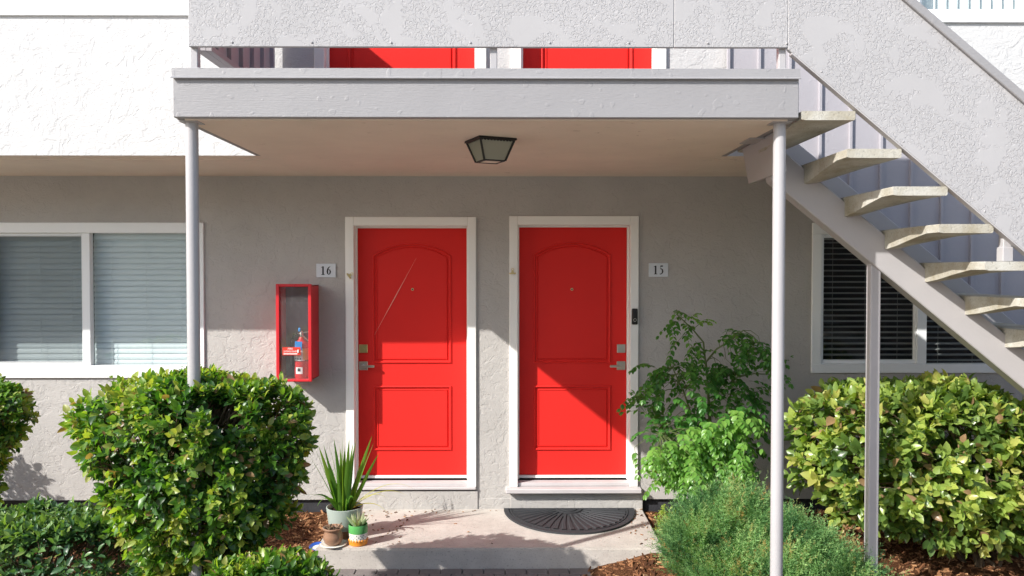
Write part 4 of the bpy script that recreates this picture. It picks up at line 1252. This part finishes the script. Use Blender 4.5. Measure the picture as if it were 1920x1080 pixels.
# ---- junipers
def juniper(label, blobs, base, n, seed):
    root = thing('juniper_bush', label, 'juniper', base, 'junipers by the right post')
    NP = []; NY = []; NZ = []; NS = []; NR = []
    bm = B()
    wts = np.array([b_[3]*b_[5] for b_ in blobs]); wts = wts/wts.sum()
    for i in range(n):
        cx_, cy_, cz_, rx, ry_, rz = blobs[RNG.choice(len(blobs), p=wts)]
        u = Vector(rand_unit(1)[0]); u.z = abs(u.z)*1.0-0.25*random.random()
        q = 1-abs(random.gauss(0, .16))
        lm = 1+0.42*lump((cx_+u.x*rx, cy_+u.y*ry_, cz_+u.z*rz), 6.0, seed)
        p = Vector((cx_+u.x*rx*q*lm, cy_+u.y*ry_*q*lm, cz_+u.z*rz*q*lm))
        if p.z < 0.08: p.z = 0.08+random.random()*0.1
        d = (Vector((u.x, u.y, max(u.z, .1)))*0.8+Vector((random.uniform(-.5, .6), random.uniform(-.5, .3), random.uniform(.1, .8)))).normalized()
        L_ = random.uniform(.09, .17); col = max(0, min(0.82, random.gauss(.38, .16)+0.5*lump(p, 5, seed+5)))
        if random.random() < 0.012: col = 1.0
        sd = d.cross(Vector(rand_unit(1)[0])).normalized(); sd2 = d.cross(sd)
        m_ = 15
        for k in range(m_):
            t0 = k/m_; a_ = k*2.4
            s2 = sd*math.cos(a_)+sd2*math.sin(a_)
            NP.append(p+d*L_*t0); NY.append(s2*0.75+d*0.9); NZ.append(sd*math.sin(a_)-sd2*math.cos(a_)+d*.3); NS.append(0.030*(1.05-0.7*t0)*random.uniform(.7, 1.2)); NR.append(min(1, col+0.25*t0))
    P = np.array([tuple(a_) for a_ in NP]); Y = np.array([tuple(a_) for a_ in NY]); Z = np.array([tuple(a_) for a_ in NZ]); s_ = np.array(NS)
    T = np.array([(-.5, 0, 0), (.5, 0, 0), (.35, .6, .08), (0, 1, .1), (-.35, .6, .08)]); TF = [[(0, 1, 2, 3, 4)]]
    V, Fc, r = stamp(T, TF, P, Y, nrm(Z), s_, s_*0.24, np.array(NR))
    quads_mesh('foliage', V, Fc, r, M['juniper'], False, root)
    for i in range(16):
        b_ = random.choice(blobs); a_ = random.uniform(0, 6.28)
        e_ = Vector((b_[0]+b_[3]*.6*math.cos(a_), b_[1]+b_[4]*.6*math.sin(a_), b_[2]+b_[5]*.4))
        tube(bm, [Vector(base), Vector(base).lerp(e_, .5)+Vector((0, 0, .05)), e_], [.012, .009, .004], 5)
    obj('branches', bm, M['bark'], root, smooth=True)
juniper('feathery blue green juniper bush left of the right post, the taller one',
        [(1.32, 5.15, .26, .24, .30, .43), (1.53, 5.15, .28, .25, .30, .43), (1.20, 5.1, .18, .15, .26, .34), (1.45, 4.88, .12, .30, .26, .34), (1.63, 5.2, .24, .16, .24, .38)], (1.4, 5.1, .08), 5600, 5)
juniper('lower feathery juniper bush between the round post and the square post',
        [(1.78, 4.85, .20, .26, .28, .40), (1.98, 4.72, .08, .26, .26, .36), (1.62, 4.7, .08, .25, .25, .36), (2.14, 4.62, .0, .16, .2, .28)], (1.85, 4.8, .08), 3800, 15)

# ---- small lime plant beside the step
lp = thing('lime_plant', 'small lime green plant in the mulch at the right corner of the step', 'plant', (1.19, 5.9, 0.1))
bm = B(); Lp = []
for i in range(60):
    a_ = random.uniform(0, 6.28); rr = random.random()**.5*0.10; h_ = random.uniform(.05, .24)
    p = Vector((1.20+rr*math.cos(a_), 5.85+rr*math.sin(a_), 0.1+h_)); tube(bm, [(1.20+rr*.3*math.cos(a_), 5.85+rr*.3*math.sin(a_), .09), p], .0015, 3, cap=False)
    for k in range(7): Lp.append((np.array(p)+RNG.normal(size=3)*.012, rand_unit(1)[0]+np.array([0, 0, .3]), rand_unit(1)[0]*.6+np.array([0, -.2, 1])))
obj('stems', bm, M['greenstem'], lp)
P = np.array([l[0] for l in Lp]); Y = np.array([l[1] for l in Lp]); Z = np.array([l[2] for l in Lp]); s_ = RNG.uniform(.014, .028, len(P))
V, Fc, r = stamp(LEAF, LEAFF, P, Y, nrm(Z), s_, s_*.7, RNG.random(len(P))); quads_mesh('foliage', V, Fc, r, M['leafE'], True, lp)

# ================================================================ POTS
ZS = H-1.95
def blade_strip(V, Fq, R_, base, d, L, wdt, droop, rn, n_=9, twist=0.0, tipw=0.05):
    p = Vector(base); v_ = Vector(d).normalized(); side = v_.cross(Vector((0.2, -1, 0.1))).normalized()
    if random.random() < .5: side = v_.cross(Vector((1, 0.3, 0))).normalized()
    start = len(V)
    for i in range(n_+1):
        u = i/n_
        ww = wdt*(min(1, 0.55+u*2.2))*(1-u**2.6)+wdt*tipw*0
        V.append(p+side*ww/2); V.append(p+Vector((0, 0, -0.0))-v_.cross(side)*ww*0.14); V.append(p-side*ww/2)
        R_.extend([rn]*3)
        v_ = (v_+Vector((0, 0, -droop*u*1.6/n_*2))).normalized(); p = p+v_*L/n_
    for i in range(n_):
        a_ = start+i*3
        Fq.append((a_, a_+1, a_+4, a_+3)); Fq.append((a_+1, a_+2, a_+5, a_+4))
def strips_obj(parent, name, V, Fq, R_, mat):
    return quads_mesh(name, np.array([tuple(v_) for v_ in V]), [np.array(Fq)], np.array(R_), mat, True, parent)
# big sage pot with strap leaves
pc = (-1.195, 5.875, ZS)
pp = thing('potted_plant', 'sage green pot with long upright strap leaves on the step beside the door', 'potted plant', pc)
bm = B(); lathe(bm, [(0, 0), (0.098, 0), (0.104, .004), (0.112, .06), (0.113, .062), (0.133, .205), (0.1335, .214), (0.128, .216), (0.124, .205), (0.120, .186), (0, .186)], pc, 48, [1, 1, 1, 0, 0, 0, 0, 0, 0, 2])
pot = obj('pot', bm, [M['sage'], M['tan'], M['soil']], pp, smooth=True)
V_, F_, R_ = [], [], []
for i in range(32):
    a_ = random.uniform(0, 6.28); rr = random.uniform(0, .055)
    ln = random.uniform(.03, .34)
    d = Vector((math.cos(a_)*ln, math.sin(a_)*ln*.8, 1))
    blade_strip(V_, F_, R_, (pc[0]-.01+rr*math.cos(a_), pc[1]+rr*math.sin(a_), ZS+.18), d, random.uniform(.30, .58), random.uniform(.024, .040), random.choice((.05, .12, .3)), random.uniform(0.1, .75))
for (dx, dy, L_, dr_, wd_) in ((-.42, -.2, .50, .15, .022), (.36, -.1, .56, .1, .03), (.30, .05, .58, .1, .028), (.48, -.1, .50, .1, .024), (-.12, 0, .55, .05, .026), (-.5, -.3, .30, 1.3, .016), (.15, -.5, .26, 1.6, .026), (.22, -.4, .3, 1.8, .022), (-.35, -.4, .28, 1.7, .02)):
    blade_strip(V_, F_, R_, (pc[0]+dx*.08, pc[1]+dy*.08, ZS+.18), (dx, dy, 1), L_, wd_*1.35, dr_, random.uniform(.2, .75), 12)
for (dx, dy, up_, L_, dr_) in ((1, -.1, .75, .50, .85), (1, -.2, .95, .36, 1.0), (1, -.3, .55, .42, 1.5), (.9, -.05, .8, .58, .95), (-1, -.2, .9, .42, 1.2)):
    blade_strip(V_, F_, R_, (pc[0]+.03*dx, pc[1], ZS+.19), (dx, dy, up_), L_, .008, dr_, 1.0 if dx > 0 else .5, 14)
strips_obj(pp, 'leaves', V_, F_, R_, M['strap'])

# small banded pot
pc2 = (-1.060, 5.68, ZS)
p2 = thing('potted_plant', 'small green, white dotted and orange pot with a pale spiky succulent', 'potted plant', pc2)
bm = B(); lathe(bm, [(0, 0), (.058, 0), (.065, .006), (.068, .036), (.0645, .037), (.066, .088), (.067, .0885), (.0675, .143), (.066, .146), (.062, .144), (.061, .128), (0, .128)], pc2, 40, [2, 2, 2, 1, 1, 0, 0, 0, 0, 0, 3])
pot2 = obj('pot', bm, [M['greenglaze'], M['whiteglaze'], M['orangeglaze'], M['soil']], p2, smooth=True)
bm = B()
for k in range(20):        # scalloped edge of the orange base
    a_ = 2*math.pi*k/20; t3 = B(); bmesh.ops.create_uvsphere(t3, u_segments=8, v_segments=6, radius=.0095); merge(bm, t3, Matrix.Translation((pc2[0]+.0625*math.cos(a_), pc2[1]+.0625*math.sin(a_), ZS+.038)))
obj('scallops', bm, M['orangeglaze'], pot2, smooth=True)
bm = B()
for row, z_ in enumerate((.053, .065, .077)):
    for k in range(16):
        a_ = 2*math.pi*(k+.5*(row % 2))/16; t3 = B(); bmesh.ops.create_uvsphere(t3, u_segments=6, v_segments=4, radius=.0036); merge(bm, t3, Matrix.Translation((pc2[0]+.0648*math.cos(a_), pc2[1]+.0648*math.sin(a_), ZS+z_)))
obj('dots', bm, M['ink'], pot2)
V_, F_, R_ = [], [], []
for i in range(22):
    a_ = i*2.4; t0 = i/22; sp = .95-.75*t0
    blade_strip(V_, F_, R_, (pc2[0]+.012*math.cos(a_), pc2[1]+.012*math.sin(a_), ZS+.125), (math.cos(a_)*sp, math.sin(a_)*sp, .85), random.uniform(.08, .135), .026, -.1, random.random(), 6)
strips_obj(p2, 'leaves', V_, F_, R_, M['succ'])

# brown clay pot on a saucer
pc3 = (-1.235, 5.66, ZS)
bm = B(); lathe(bm, [(0, 0), (.075, 0), (.092, .010), (.095, .012), (.090, .016), (.070, .008), (0, .006)], (pc3[0]+.005, pc3[1]-.0, ZS), 36)
props(obj('saucer', bm, M['whiteglaze'], origin=(pc3[0], pc3[1], ZS), smooth=True), 'white saucer under the small brown clay pot', 'saucer')
p3 = thing('clay_pot', 'small round brown clay pot with dry twigs in it', 'pot', (pc3[0], pc3[1], ZS+.009))
bm = B(); lathe(bm, [(0, .009), (.046, .009), (.060, .022), (.069, .05), (.068, .075), (.058, .100), (.060, .108), (.073, .118), (.075, .126), (.070, .131), (.062, .128), (.052, .112), (0, .108)], pc3, 40, [0]*11+[1])
obj('pot', bm, [M['clay'], M['soil']], p3, smooth=True)
bm = B()
for i in range(16):
    a_ = random.uniform(0, 6.28); q_ = (pc3[0]+.03*math.cos(a_), pc3[1]+.03*math.sin(a_), ZS+.11); tube(bm, [q_, (q_[0]+random.uniform(-.035, .035), q_[1]+random.uniform(-.03, .03), ZS+random.uniform(.125, .158))], random.uniform(.002, .005), 5)
obj('twigs', bm, M['bark'], p3)
# blue dishes
def dish(x, y, z, r, label, tilt):
    bm = B(); lathe(bm, [(0, .003), (r*.6, .003), (r*.95, .016), (r, .019), (r*.96, .021), (r*.6, .009), (0, .008)], (0, 0, 0), 32, [0, 0, 0, 0, 0, 1])
    bm.transform(Matrix.Rotation(tilt, 4, 'X'))
    o = obj('dish', bm, [M['blue'], M['whiteglaze']], smooth=True); o.location = (x, y, z); props(o, label, 'dish')
dish(-1.345, 5.655, 0.118, .058, 'blue rimmed white dish lying at the edge of the mulch beside the brown clay pot', math.radians(10))
